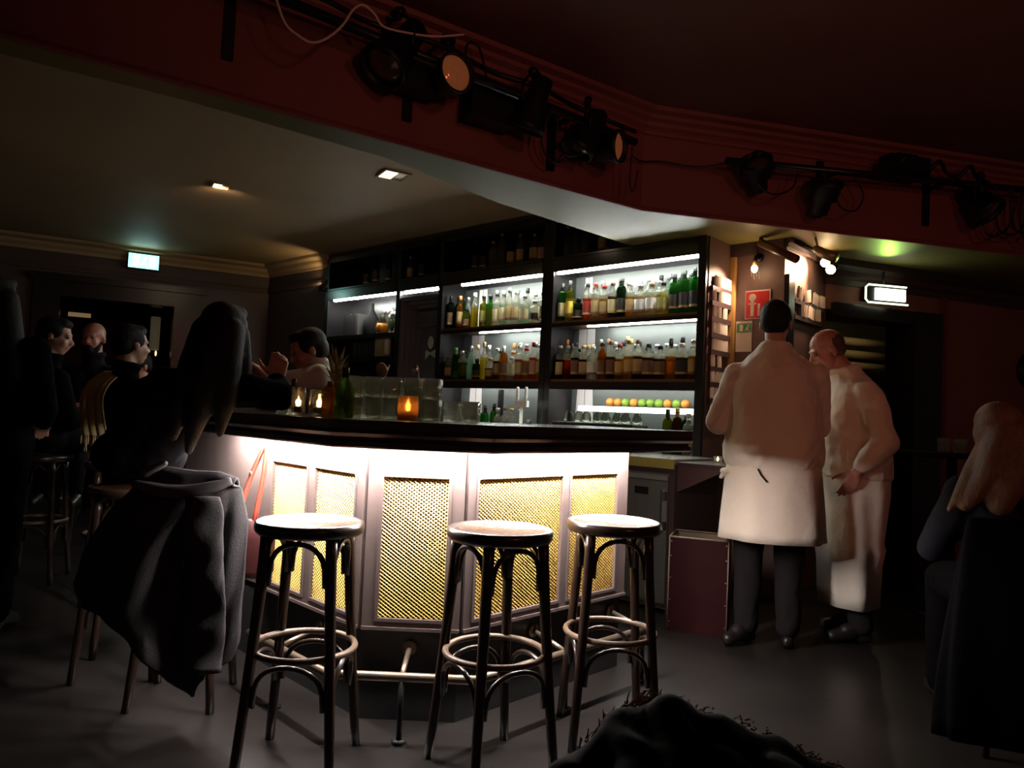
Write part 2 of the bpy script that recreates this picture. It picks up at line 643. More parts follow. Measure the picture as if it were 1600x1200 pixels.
# far left wall with a wide framed opening
LRZ = math.atan2(8.77 - 7.55, -2.959 + 5.223)
LM = frame((-2.959, 8.77, 0), LRZ)
b = MB()
b.bbox(-6.5, -2.36, 0, 0.2, 0, 2.8, mat=LM)
b.bbox(-0.72, 0.3, 0, 0.2, 0, 2.8, mat=LM)
b.bbox(-2.36, -0.72, 0, 0.2, 2.39, 2.8, mat=LM)
struct(b.build('wall_left', WALLDK))
b = MB()
b.bbox(-2.36, -2.12, -0.05, 0.22, 0, 2.40, mat=LM)
b.bbox(-1.02, -0.72, -0.05, 0.22, 0, 2.40, mat=LM)
b.bbox(-2.12, -1.02, -0.05, 0.22, 2.20, 2.40, mat=LM)
b.bbox(-2.40, -0.68, -0.08, -0.05, 2.36, 2.43, mat=LM)
struct(b.build('door_1', BLACKWOOD))
b = MB()
b.bbox(-3.2, 0.2, 2.2, 2.3, 0, 2.8, mat=LM)
b.bbox(-3.3, -3.2, 0.2, 2.2, 0, 2.8, mat=LM)
b.bbox(0.2, 0.3, 0.2, 2.2, 0, 2.8, mat=LM)
struct(b.build('wall_beyond_opening', mat('dim_red_wall', (0.10, 0.03, 0.03), 0.7, noise=0.3, nscale=3)))
b = MB()
sweep(b, [(-8.7, 5.675), (-2.959, 8.77), (-2.05, 7.947)], [(0, 2.799), (0, 2.66), (0.015, 2.66), (0.02, 2.69), (0.05, 2.72), (0.06, 2.75), (0.12, 2.77), (0.13, 2.799)])
struct(b.build('trim_cornice', CEILLOW))
b = MB()
sweep(b, [(-8.7, 5.675), (-2.959, 8.77), (-2.05, 7.947)], [(0, 2.53), (0.02, 2.53), (0.03, 2.50), (0.02, 2.47), (0, 2.47)])
struct(b.build('trim_picture_rail', WALLDK))

# right rear wall with the dark doorway
RRZ = math.atan2(0.77, 1.985)
RM = frame((2.375, 5.51, 0), RRZ)
b = MB()
b.bbox(1.10, 4.0, 0, 0.2, 0, 2.42, mat=RM)
b.bbox(-0.05, 1.10, 0, 0.2, 2.05, 2.42, mat=RM)
struct(b.build('wall_right', mat('red_brown_wall', (0.24, 0.11, 0.085), 0.6, noise=0.2, nscale=3)))
b = MB()
b.bbox(0.80, 1.10, -0.06, 0.22, 0, 2.10, mat=RM)
b.bbox(0.0, 0.80, -0.04, 0.22, 2.0, 2.10, mat=RM)
struct(b.build('door_2', BLACKWOOD))
b = MB()
b.bbox(1.12, 1.19, -0.03, 0.0, 0, 2.25, mat=RM)
struct(b.build('trim_doorway', mat('red_trim_paint', (0.15, 0.04, 0.035), 0.5, noise=0.1)))
b = MB()
sweep(b, [(2.30, 5.48), (6.1, 6.955)], [(0, 2.419), (0, 2.24), (0.02, 2.24), (0.03, 2.28), (0.05, 2.30), (0.06, 2.34), (0.10, 2.37), (0.11, 2.419)])
struct(b.build('trim_cornice_right', CABBROWN))
b = MB()
b.bbox(-0.3, 4.0, 2.4, 2.5, 0, 2.4, mat=RM)
b.bbox(-0.4, -0.3, 0.9, 2.5, 0, 2.4, mat=RM)
struct(b.build('wall_beyond_doorway', mat('dull_olive_wall', (0.10, 0.085, 0.05), 0.7, noise=0.2, nscale=4)))

# ================================================================== the bar
BL = [(-1.75, 4.011), (-0.519, 2.78), (-0.157, 2.78), (0.550, 3.487)]
BC = BL[:3] + [(0.692, 3.629)]
bar = thing('bar_counter', 'dark angled bar counter with glowing golden lattice panels on its front', 'bar', (-0.338, 3.0, 0))
BO = Matrix.Translation((0.338, -3.0, 0))


def in_bar(mb):
    mb.v = [tuple(BO @ Vector(p)) for p in mb.v]
    return mb


b = MB()
b.prism(offs(BC, 0.235) + offs(BC, -0.42)[::-1], 1.078, 1.11)
in_bar(b).build('countertop', COUNTERWOOD, bar)
b = MB()
sweep(b, BC, [(0.17, 1.012), (0.222, 1.012), (0.226, 1.018), (0.226, 1.036), (0.216, 1.040), (0.216, 1.046), (0.232, 1.052), (0.240, 1.064), (0.236, 1.078), (0.17, 1.078)])
in_bar(b).build('edge_moulding', COUNTERWOOD, bar)
b = MB()
sweep(b, BC, [(-0.40, 1.03), (-0.40, 1.078), (0.17, 1.078), (0.17, 1.03)])
in_bar(b).build('under_board', BLACKWOOD, bar)
b = MB()
sweep(b, BL, [(-0.30, 0.0), (-0.005, 0.0), (-0.005, 0.335), (-0.30, 0.335)])
in_bar(b).build('plinth', PLINTH, bar)
b = MB()
sweep(b, BL, [(-0.28, 0.335), (0.0, 0.335), (0.0, 1.05), (-0.28, 1.05)])
in_bar(b).build('carcass', PANELGREY, bar)


def weave(x0, x1, z0, z1, M4, parent):
    """flat golden strips crossing on the slant over a dark ground"""
    w = MB()
    w.bbox(x0, x1, -0.006, -0.002, z0, z1, mi=1, mat=M4)
    pitch, hw = 0.0112, 0.0027
    for sgn in (1, -1):
        d = Vector((math.cos(rad(36)), sgn * math.sin(rad(36))))
        nrm = Vector((-d.y, d.x))
        cs = [Vector(c).dot(nrm) for c in ((x0, z0), (x1, z0), (x0, z1), (x1, z1))]
        k = math.floor(min(cs) / pitch)
        while k * pitch < max(cs):
            c = nrm * (k * pitch)
            lo, hi = -9.0, 9.0
            for ax, a0, a1 in ((0, x0, x1), (1, z0, z1)):
                t0, t1 = (a0 - c[ax]) / d[ax], (a1 - c[ax]) / d[ax]
                lo, hi = max(lo, min(t0, t1)), min(hi, max(t0, t1))
            if hi - lo > 0.012:
                p, q = c + d * lo, c + d * hi
                o = nrm * hw
                y = -0.008 if sgn > 0 else -0.0105
                w.add([(p.x - o.x, y, p.y - o.y), (q.x - o.x, y, q.y - o.y), (q.x + o.x, y, q.y + o.y), (p.x + o.x, y, p.y + o.y),
                       (p.x, y - 0.0022, p.y), (q.x, y - 0.0022, q.y)], [(0, 1, 5, 4), (4, 5, 2, 3)], 0, False, M4)
            k += 1
    return in_bar(w).build('lattice_panel', [BRASSWEAVE, mat('dark_lattice_ground', (0.02, 0.012, 0.006), 0.6)], parent)


def panel_frame(L, holes, M4, parent, z0=0.335, z1=1.0, h0=0.378, h1=0.90):
    w = MB()
    xs = [0.0] + [v for h in holes for v in h] + [L]
    for i in range(0, len(xs), 2):
        w.bbox(xs[i], xs[i + 1], -0.020, 0, z0, z1, mat=M4)
    for a, c in holes:
        w.bbox(a, c, -0.020, 0, z0, h0, mat=M4)
        w.bbox(a, c, -0.020, 0, h1, z1, mat=M4)
    w.bbox(0, L, -0.028, -0.020, z0, z0 + 0.012, mat=M4)
    fr = in_bar(w).build('panel_frame', PANELGREY, parent)
    for a, c in holes:
        m_ = MB()
        e = 0.012
        for (xa, xb, za, zb) in ((a - e, c + e, h0 - e, h0), (a - e, c + e, h1, h1 + e), (a - e, a, h0, h1), (c, c + e, h0, h1)):
            m_.bbox(xa, xb, -0.025, -0.020, za, zb, mat=M4)
        in_bar(m_).build('bead', PANELGREY, fr)
        weave(a, c, h0, h1, M4, parent)


def wing(p, q):
    return frame((p[0], p[1], 0), math.atan2(q[1] - p[1], q[0] - p[0]))


d45 = 0.70711
lp = (-0.519 - 0.785 * d45, 2.78 + 0.785 * d45)
panel_frame(0.785, [(0.075, 0.365), (0.435, 0.725)], wing(lp, BL[1]), bar)
panel_frame(0.362, [(0.058, 0.302)], wing(BL[1], BL[2]), bar)
panel_frame(1.0, [(0.05, 0.53), (0.59, 0.915)], wing(BL[2], BL[3]), bar)

LEDW = glow('bar_led_white', (1.0, 0.90, 0.84), BAR_LED)
ch = [(-1.30, 3.561)] + BL[1:3] + [BL[3]]
for i in range(3):
    o2 = offs(ch, 0.115)
    p, q = Vector(o2[i]), Vector(o2[i + 1])
    w = MB()
    w.box(((p.x + q.x) / 2, (p.y + q.y) / 2, 1.022), ((q - p).length - 0.02, 0.020, 0.010), math.atan2(q.y - p.y, q.x - p.x))
    in_bar(w).build('led_strip', LEDW, bar)

# foot rail with bracket and posts
rl = offs(BL, 0.185)
rl = [(-1.75, 4.01 - 0.23)] + rl[1:]
rl[0] = (rl[1][0] - 0.60 * d45, rl[1][1] + 0.60 * d45)
rail = MB()
rail.tube([(p[0], p[1], 0.225) for p in rl], 0.016, 10)
ro = in_bar(rail).build('foot_rail', STEELRAIL, bar)


def on_line(pts, i, t):
    a, c = Vector(pts[i]), Vector(pts[i + 1])
    return a + (c - a) * t


bs = offs(BL, -0.005)
for i, t in ((0, 0.40), (1, 0.5), (2, 0.45), (2, 0.93)):
    p = on_line(rl, i, t)
    if i == 1:
        q = Vector((p.x + 0.0, 2.785))
    else:
        q = p + (Vector((-d45, -d45)) if i == 0 else Vector((d45, -d45))) * -0.19
    w = MB()
    w.tube([(p.x, p.y, 0.225), (p.x * 0.6 + q.x * 0.4, p.y * 0.6 + q.y * 0.4, 0.245), (q.x, q.y, 0.27)], 0.010, 8)
    n2 = (p - q).normalized()
    w.tube([(q.x, q.y, 0.27), (q.x + n2.x * 0.012, q.y + n2.y * 0.012, 0.269)], 0.028, 12)
    w.tube([(p.x, p.y, 0.225), (p.x, p.y, 0.0)], 0.010, 8, mi=1)
    w.tube([(p.x, p.y, 0.012), (p.x, p.y, 0.0)], 0.026, 12, mi=1)
    in_bar(w).build('rail_bracket', [STEELRAIL, BLACKMETAL], ro)

# ================================================================== back bar: three shelving units
SLED = glow('shelf_led_white', (0.95, 1.0, 0.93), SHELF_LED)
SLEDIM = glow('shelf_led_dim', (0.95, 1.0, 0.95), SHELF_LED * 0.25)
SLEDOT = glow('shelf_led_dots', (0.92, 1.0, 0.97), SHELF_LED * 0.8)


def shelf_unit(name, label, x0, x1, boards, strip, pale, bottom=0.93, wood=SHELFWOOD):
    t = thing(name, label, 'shelves', SLOC, SRZ, None)
    for xa in (x0, x1):
        w = MB()
        w.bbox(xa - 0.028, xa + 0.028, -0.012, 0.30, bottom, 2.75)
        w.build('upright', BLACKWOOD, t)
    w = MB()
    w.bbox(x0 + 0.028, x1 - 0.028, 0.285, 0.30, bottom, 2.30)
    w.build('back_panel', MIRRORGREY, t)
    w = MB()
    w.bbox(x0 + 0.028, x1 - 0.028, 0.285, 0.30, 2.30, 2.75)
    w.build('upper_back', BLACKWOOD, t)
    for zt, th in boards:
        w = MB()
        w.bbox(x0 + 0.028, x1 - 0.028, 0.0, 0.285, zt - th, zt)
        bd = w.build('shelf', wood, t)
        w = MB()
        w.bbox(x0 + 0.028, x1 - 0.028, -0.010, 0.0, zt - th - (0.014 if zt > 1.6 else 0.034), zt - 0.020)
        w.build('shelf_edge', BLACKWOOD, bd)
    w = MB()
    w.bbox(x0 + 0.028, x1 - 0.028, 0.0, 0.285, 2.385, 2.41)
    w.build('top_shelf', BLACKWOOD, t)
    w = MB()
    w.bbox(x0 + 0.028, x1 - 0.028, -0.02, 0.0, 2.295, 2.412)
    w.bbox(x0 + 0.028, x1 - 0.028, -0.03, -0.02, 2.395, 2.412)
    w.build('fascia_board', mat('glossy_black_rail', (0.02, 0.02, 0.019), 0.16, coat=0.6), t)
    w = MB()
    w.bbox(x0 + 0.028, x1 - 0.028, -0.02, 0.02, 2.70, 2.76)
    w.build('head_rail', BLACKWOOD, t)
    for (a, c, z, y, dots) in strip:
        w = MB()
        if dots:
            k = a
            while k < c:
                w.bbox(k, k + 0.016, y - 0.008, y + 0.008, z - 0.010, z)
                k += 0.024
        else:
            w.bbox(a, c, y - 0.012, y + 0.012, z - 0.014, z)
        w.build('led_strip', SLEDIM if dots is None else SLEDOT if dots else SLED, t)
    for (xc, z0, z1, w0, w1) in pale:  # pale plates stand for the light strips mirrored in the back panel
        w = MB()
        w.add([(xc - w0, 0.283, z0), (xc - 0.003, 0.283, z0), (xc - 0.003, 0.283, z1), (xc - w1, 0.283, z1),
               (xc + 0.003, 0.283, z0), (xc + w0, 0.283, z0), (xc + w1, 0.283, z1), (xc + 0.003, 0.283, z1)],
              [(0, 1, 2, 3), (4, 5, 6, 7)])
        w.build('pale_reflection', PALEREFLECT, t)
    return t


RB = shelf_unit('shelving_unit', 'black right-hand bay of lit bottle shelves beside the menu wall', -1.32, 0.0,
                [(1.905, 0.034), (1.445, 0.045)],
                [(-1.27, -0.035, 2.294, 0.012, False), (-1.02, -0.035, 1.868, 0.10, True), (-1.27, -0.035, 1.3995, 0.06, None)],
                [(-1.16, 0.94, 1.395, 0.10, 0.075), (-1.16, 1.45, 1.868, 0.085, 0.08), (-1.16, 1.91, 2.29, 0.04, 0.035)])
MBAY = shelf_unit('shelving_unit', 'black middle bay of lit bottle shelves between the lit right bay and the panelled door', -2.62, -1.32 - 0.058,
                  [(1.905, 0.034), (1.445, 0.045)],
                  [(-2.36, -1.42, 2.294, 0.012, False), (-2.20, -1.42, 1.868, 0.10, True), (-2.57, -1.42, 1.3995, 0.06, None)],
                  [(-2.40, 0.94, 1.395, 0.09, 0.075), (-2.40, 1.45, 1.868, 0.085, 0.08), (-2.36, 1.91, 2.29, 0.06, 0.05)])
LBAY = shelf_unit('shelving_unit', 'black left-hand shelving bay holding books and a carafe beside the door', -4.445, -3.23,
                  [(1.905, 0.034), (1.675, 0.03)],
                  [(-4.33, -3.27, 2.294, 0.012, False)], [], wood=BLACKWOOD)
for o in LBAY.children:
    if o.name.startswith('back_panel'):
        o.data.materials[0] = BLACKWOOD

# panelled door between the middle and left bays
dr = MB()
dr.bbox(-3.10, -2.655, 0.14, 0.19, 0.0, 2.16)
struct(dr.build('door_3', SLATE, None, SLOC, SRZ))
DOOR = bpy.data.objects['door_3']
dr = MB()
for (xa, xb, za, zb) in ((-3.10, -3.03, 0.0, 2.10), (-2.74, -2.66, 0.0, 2.10), (-3.03, -2.74, 1.98, 2.10)):
    dr.bbox(xa, xb, 0.112, 0.14, za, zb)
dr.bbox(-3.04, -2.74, 0.085, 0.14, 1.955, 1.985)
dr.build('panel_moulding', SLATE, DOOR)
dr = MB()
for k, (o_, y_) in enumerate(((0.0, 0.0), (0.035, 0.035), (0.07, 0.07))):
    dr.bbox(-3.20 + o_, -3.165 + o_, y_, 0.20, 0, 2.235 - o_)
    dr.bbox(-3.20 + o_, -2.65, y_, 0.20, 2.20 - o_, 2.235 - o_)
struct(dr.build('trim_door_frame', SLATE, None, SLOC, SRZ))
dr = MB()
dr.bbox(-3.21, -2.65, 0.0, 0.30, 2.385, 2.41)
dr.bbox(-3.21, -2.65, -0.02, 0.0, 2.295, 2.412)
dr.bbox(-3.21, -2.65, 0.20, 0.30, 2.41, 2.75)
dr.bbox(-3.21, -2.65, -0.02, 0.02, 2.70, 2.76)
struct(dr.build('trim_door_head', BLACKWOOD, None, SLOC, SRZ))
dr = MB()
dr.bbox(-3.18, -2.66, 0.02, 0.045, 2.278, 2.294)
o = dr.build('led_strip', SLED, None, SLOC, SRZ)
tag(o, 'bright white light strip above the black panelled door', 'light strip')
em = MB()
em.ell((-2.86, 0.110, 1.80), (0.042, 0.003, 0.062), seg=20)
em.add([(-2.93, 0.108, 1.64), (-2.86, 0.108, 1.69), (-2.79, 0.108, 1.65), (-2.785, 0.108, 1.735), (-2.86, 0.108, 1.705), (-2.925, 0.108, 1.735)],
       [(0, 1, 4, 5), (1, 2, 3, 4)])
em.build('emblem', mat('pale_green_emblem', (0.72, 0.78, 0.68), 0.6), DOOR)

# back counter with the fridge at its right end
bc = thing('back_counter', 'brown back counter with an olive front edge beneath the bottle shelves', 'counter', SLOC, SRZ)
b = MB()
b.bbox(-4.44, -0.05, -0.575, 0.28, 0.895, 0.925)
b.bbox(-0.05, 0.16, -0.575, -0.016, 0.895, 0.925)
b.build('worktop', mat('grey_worktop', (0.30, 0.30, 0.28), 0.25, metal=0.4, noise=0.2), bc)
b = MB()
b.bbox(-4.44, 0.16, -0.585, -0.576, 0.868, 0.926)
b.build('front_edge', OLIVEEDGE, bc)
b = MB()
b.bbox(-4.44, -0.52, -0.55, 0.27, 0.0, 0.895)
b.bbox(-0.52, 0.13, -0.025, -0.016, 0.0, 0.895)
b.bbox(-0.52, 0.16, -0.575, -0.02, 0.84, 0.895)
b.build('carcass', CABBROWN, bc)
b = MB()
b.bbox(0.13, 0.165, -0.575, -0.016, 0.0, 0.895)
b.build('side_panel', CABBROWN, bc)
b = MB()
b.bbox(0.165, 0.50, -0.56, -0.016, 0.885, 0.91)
fl = b.build('side_flap', CABBROWN, bc)
b = MB()
b.add([(0.167, -0.55, 0.885), (0.167, -0.53, 0.885), (0.48, -0.55, 0.885), (0.48, -0.53, 0.885), (0.167, -0.55, 0.73), (0.167, -0.53, 0.73)],
      [(0, 2, 4), (1, 5, 3), (2, 3, 5, 4), (0, 4, 5, 1), (0, 1, 3, 2)])
b.build('bracket', mat('red_brown_bracket', (0.085, 0.035, 0.033), 0.45, noise=0.2), fl)
fr = thing('bar_fridge', 'grey steel under-counter fridge at the right end of the back counter', 'fridge', SLOC, SRZ)
b = MB()
b.bbox(-0.50, 0.125, -0.54, -0.03, 0.02, 0.835)
b.build('cabinet', STEEL, fr)
b = MB()
b.bbox(-0.495, 0.12, -0.575, -0.542, 0.06, 0.79)
dd = b.build('door', STEEL, fr)
b = MB()
b.bbox(0.085, 0.097, -0.60, -0.576, 0.48, 0.74)
for z in (0.50, 0.68):
    b.bbox(0.098, 0.118, -0.592, -0.576, z, z + 0.05)
b.build('handle', mat('chrome', (0.7, 0.68, 0.64), 0.2, metal=1.0), dd)
b = MB()
b.bbox(-0.11, -0.015, -0.58, -0.5755, 0.70, 0.745)
b.build('badge', BLACKMETAL, dd)
b = MB()
b.bbox(-0.495, 0.12, -0.582, -0.543, 0.795, 0.825)
b.build('top_rail', mat('pale_steel_rail', (0.55, 0.53, 0.50), 0.3, metal=0.7), fr)
b = MB()
b.tube([(-0.27, -0.575, 0.745), (-0.27, -0.581, 0.745)], 0.008, 10)
b.build('lamp', glow('fridge_lamp', (1.0, 0.9, 0.75), 2.0), fr)
# ================================================================== bottles
GL = {
    'clear': (0.93, 0.93, 0.82), 'pale': (0.66, 0.86, 0.72), 'green': (0.09, 0.36, 0.07), 'darkgreen': (0.035, 0.085, 0.03),
    'olive': (0.30, 0.32, 0.05), 'amber': (0.62, 0.27, 0.05), 'brown': (0.17, 0.07, 0.025), 'yellow': (0.85, 0.66, 0.08),
    'tan': (0.78, 0.62, 0.36), 'red': (0.62, 0.10, 0.06), 'white': (0.88, 0.88, 0.84)}
PAINT = {
    'cream': (0.66, 0.58, 0.31), 'tan': (0.50, 0.36, 0.15), 'brown': (0.22, 0.12, 0.07), 'dark': (0.035, 0.03, 0.028), 'white': (0.85, 0.85, 0.80),
    'yellow': (0.70, 0.52, 0.06), 'olive': (0.36, 0.34, 0.10), 'red': (0.50, 0.05, 0.04), 'pink': (0.66, 0.34, 0.27), 'gold': (0.66, 0.46, 0.14),
    'black': (0.012, 0.012, 0.012), 'orange': (0.60, 0.22, 0.05), 'silver': (0.62, 0.62, 0.60), 'clear': (0.75, 0.76, 0.72), 'green': (0.16, 0.40, 0.08)}
KIND = {  # body radius, body height, shoulder height, neck radius, total height, word
    'wine': (0.036, 0.185, 0.060, 0.0140, 0.305, 'wine'), 'spirit': (0.036, 0.175, 0.035, 0.0140, 0.275, 'round'), 'tall': (0.032, 0.200, 0.055, 0.0125, 0.315, 'slender'),
    'square': (0.040, 0.165, 0.022, 0.0150, 0.250, 'square'), 'squat': (0.041, 0.105, 0.040, 0.0150, 0.190, 'squat'), 'flask': (0.041, 0.130, 0.030, 0.0140, 0.200, 'flat')}


def gmat(c):
    return glass('glass_' + c, GL[c], 0.55, 0.03, 0.10)


def pmat(c):
    return mat('paint_' + c, PAINT[c], 0.55, noise=0.08, nscale=30)


_bm = {}


def bottle_meshes(kind, gl, liq, lab, cp):
    rb, hb, hs, rn, ht, _ = KIND[kind]
    seg = 18
    key = (kind, gl, liq)
    if key not in _bm:
        w = MB()
        sq = None
        fill = hb * 0.92
        prof = [(rb * 0.86, 0.0), (rb * 0.99, 0.006), (rb, 0.014), (rb, fill), (rb, hb)]
        for k in range(1, 6):
            a = math.pi / 2 * k / 5
            prof.append((rn + (rb - rn) * math.cos(a) ** 0.9 if kind != 'tall' else rn + (rb - rn) * (1 - k / 5) ** 1.4, hb + hs * math.sin(a) if kind != 'tall' else hb + hs * k / 5))
        prof += [(rn, ht - 0.035), (rn * 1.18, ht - 0.033), (rn * 1.18, ht - 0.026)]
        liqm = gmat(liq) if liq != '-' else gmat(gl)
        mis = [1, 1, 1] + [0] * (len(prof) - 4)
        w.lathe(prof, seg, mis=mis)
        if kind in ('square', 'flask'):   # press the round body into a rounded square
            nv = []
            for x, y, z in w.v:
                r = math.hypot(x, y)
                if r > rn * 1.3:
                    a = math.atan2(y, x)
                    s = 1.0 / max(abs(math.cos(a)), abs(math.sin(a)))
                    s = 1 + (min(s, 1.22) - 1) * 0.9
                    x, y = x * s * 0.92, y * s * (0.92 if kind == 'square' else 0.6)
                nv.append((x, y, z))
            w.v = nv
        _bm[key] = w.mesh('bottle', [gmat(gl), liqm])
    k2 = (kind, 'cap', cp)
    if k2 not in _bm:
        w = MB()
        r = rn * 1.3
        h0 = ht - 0.040 if kind in ('wine', 'tall') else ht - 0.027
        if kind == 'wine':
            h0 = ht - 0.075
            r = rn * 1.12
        w.lathe([(r, h0), (r, ht - 0.003), (r * 0.85, ht)], 14)
        cm = pmat(cp) if cp not in ('silver', 'clear') else mat('cap_' + cp, PAINT[cp], 0.3, metal=0.8 if cp == 'silver' else 0.0)
        _bm[k2] = w.mesh('cap', cm)
    k3 = (kind, 'label', lab)
    if lab != '-' and k3 not in _bm:
        w = MB()
        z0, z1 = hb * 0.22, hb * 0.80
        r = rb * 1.012
        n = 14
        a0, a1 = rad(-90 - 100), rad(-90 + 100)
        vs_, fs = [], []
        for j, z in enumerate((z0, z0 + (z1 - z0) * 0.16, z1 - (z1 - z0) * 0.22, z1)):
            for i in range(n + 1):
                a = a0 + (a1 - a0) * i / n
                x, y = r * math.cos(a), r * math.sin(a)
                if kind in ('square', 'flask'):
                    s = 1 + (min(1.0 / max(abs(math.cos(a)), abs(math.sin(a))), 1.22) - 1) * 0.9
                    x, y = x * s * 0.925, y * s * (0.925 if kind == 'square' else 0.605)
                vs_.append((x, y, z))
        for j in range(3):
            for i in range(n):
                q = j * (n + 1) + i
                fs.append((q, q + 1, q + n + 2, q + n + 1))
        w.add(vs_, fs, 0, True)
        w.m = [1 if (i // n) == 0 else 0 for i in range(len(fs))]
        band = {'cream': 'tan', 'tan': 'brown', 'brown': 'tan', 'dark': 'tan', 'white': 'brown', 'yellow': 'brown', 'olive': 'brown', 'red': 'cream', 'pink': 'cream', 'gold': 'brown'}[lab]
        _bm[k3] = w.mesh('paper_label', [pmat(lab), pmat(band)])
    return _bm[key], _bm[k2], _bm.get(k3)


NORD = 'first second third fourth fifth sixth seventh eighth ninth tenth eleventh twelfth thirteenth fourteenth fifteenth sixteenth seventeenth eighteenth nineteenth twentieth twenty-first twenty-second twenty-third twenty-fourth twenty-fifth twenty-sixth twenty-seventh twenty-eighth twenty-ninth thirtieth thirty-first thirty-second thirty-third thirty-fourth thirty-fifth thirty-sixth thirty-seventh thirty-eighth thirty-ninth fortieth forty-first forty-second forty-third forty-fourth'.split()


def stock(front, back, x0, x1, z, group, where, anchor, rows=(0.062, 0.148, 0.234)):
    """stand the bottles of one compartment in up to three rows"""
    placed = []
    items = [(s.split(), 0) for s in front.strip().split('|') if s.strip()] + [(s.split(), 1) for s in back.strip().split('|') if s.strip()]
    for (x, kind, gl, liq, lab, cp), pref in items:
        x = float(x)
        r = KIND[kind][0] * (1.12 if kind in ('square', 'flask') else 1.0)
        best = None
        for ri, y in enumerate(rows):
            for k in range(121):
                dx = (k // 2) * 0.004 * (1 if k % 2 else -1)
                xx = x + dx
                if xx < x0 + r + 0.004 or xx > x1 - r - 0.004:
                    continue
                if all(math.hypot(xx - p[0], y - p[1]) > r + p[2] + 0.004 for p in placed):
                    cost = abs(dx) + (0.05 * ri if pref == 0 else 0.05 * abs(ri - 1))
                    if best is None or cost < best[0]:
                        best = (cost, xx, y)
                    break
        if best is None:
            continue
        placed.append((best[1], best[2], r, kind, gl, liq, lab, cp))
    placed.sort()
    for i, (x, y, r, kind, gl, liq, lab, cp) in enumerate(placed):
        body, cap_, label_ = bottle_meshes(kind, gl, liq, lab, cp)
        o = bpy.data.objects.new('bottle', body)
        COL.objects.link(o)
        o.location = SM @ Vector((x, y, z + 0.001))
        s = RND.uniform(0.94, 1.06)
        o.scale = (1, 1, s)
        o.rotation_euler.z = SRZ + RND.uniform(-0.5, 0.5) if kind not in ('square', 'flask') else SRZ + RND.uniform(-0.12, 0.12)
        col = liq if (liq != '-' and gl == 'clear') else gl
        words = [col, KIND[kind][5], 'bottle']
        if lab != '-':
            words += [lab, 'label']
        words += [cp, 'cap']
        tail = ', ' + NORD[i] + ' from ' + anchor + ', ' + where
        if len((' '.join(words) + tail).split()) > 16:
            words = words[:-2]
        tag(o, ' '.join(words) + tail, 'bottle', group)
        c = bpy.data.objects.new('cap', cap_)
        COL.objects.link(c)
        c.parent = o
        if label_:
            c = bpy.data.objects.new('paper_label', label_)
            COL.objects.link(c)
            c.parent = o


ROW_UM = '''
-2.66 wine darkgreen - brown black|-2.54 wine darkgreen - dark black|-2.43 tall amber amber tan orange|-2.34 squat olive - brown black|-2.24 tall clear yellow - clear|-2.13 spirit olive olive olive black|-2.05 spirit green olive - black|-1.97 spirit clear - cream black|-1.9 tall clear pale cream clear|-1.83 tall clear - tan silver|-1.75 tall clear - tan clear|-1.65 square clear pale cream silver|-1.54 squat clear - dark white|-1.48 spirit clear - cream silver|'''
ROW_UMB = '''
-2.73 tall green - - black|-2.41 tall clear - - silver|-2.21 tall clear - - white|-2.05 tall clear - - silver|-1.97 tall clear - - black|-1.9 tall clear - - silver|-1.81 tall clear - - silver|-1.7 tall clear - - black|-1.61 spirit clear - - white|'''
ROW_UR = '''
-1.37 wine green - cream black|-1.29 wine green - cream black|-1.23 wine olive yellow yellow black|-1.16 squat clear brown brown red|-1.11 squat darkgreen - dark black|-1.05 spirit clear red red black|-1.0 spirit clear red red brown|-0.94 spirit clear tan tan red|-0.88 spirit clear amber tan red|-0.82 spirit clear brown cream brown|-0.76 wine darkgreen - - black|-0.7 wine darkgreen - dark black|-0.65 spirit clear amber tan white|-0.59 spirit clear amber tan silver|-0.53 square clear tan white silver|-0.48 square clear tan white brown|-0.42 spirit clear yellow yellow silver|-0.36 square clear yellow olive black|-0.31 spirit olive yellow olive silver|-0.27 wine green - dark black|-0.23 wine green - dark black|-0.18 wine green - dark black|-0.14 wine green - dark black|'''
ROW_URB = '''
-1.12 tall clear - - silver|-1.05 tall clear - - red|-0.99 tall clear - - orange|-0.93 tall clear - - silver|-0.7 tall clear - - brown|-0.64 tall clear - - silver|-0.58 tall clear - - silver|-0.52 tall clear - - white|-0.46 tall clear - - black|-0.4 tall pale - - silver|-0.31 tall green - - silver|-0.27 tall green - - silver|-0.22 tall green - - silver|'''
ROW_LM = '''
-2.67 flask clear tan tan brown|-2.6 squat brown - pink black|-2.51 wine green - - green|-2.44 spirit clear brown tan black|-2.37 spirit clear olive - silver|-2.26 tall pale - - silver|-2.18 squat darkgreen - dark black|-2.1 tall clear yellow - tan|-2.03 squat clear brown tan tan|-1.98 spirit clear brown tan white|-1.9 wine amber - brown white|-1.83 square clear brown cream orange|-1.77 squat clear - - clear|-1.71 spirit clear red cream white|-1.64 spirit clear amber brown red|-1.56 tall clear red pink red|-1.5 spirit clear amber tan silver|-1.45 tall clear amber pink red|'''
ROW_LMB = '''
-2.53 spirit clear - - silver|-2.44 spirit clear - - silver|-2.34 tall pale - - silver|-2.26 tall clear - - tan|-2.12 tall clear - - white|-1.98 spirit clear - - black|-1.9 tall clear - - orange|-1.78 tall clear - - silver|-1.7 tall clear - - silver|-1.58 tall clear - - silver|'''
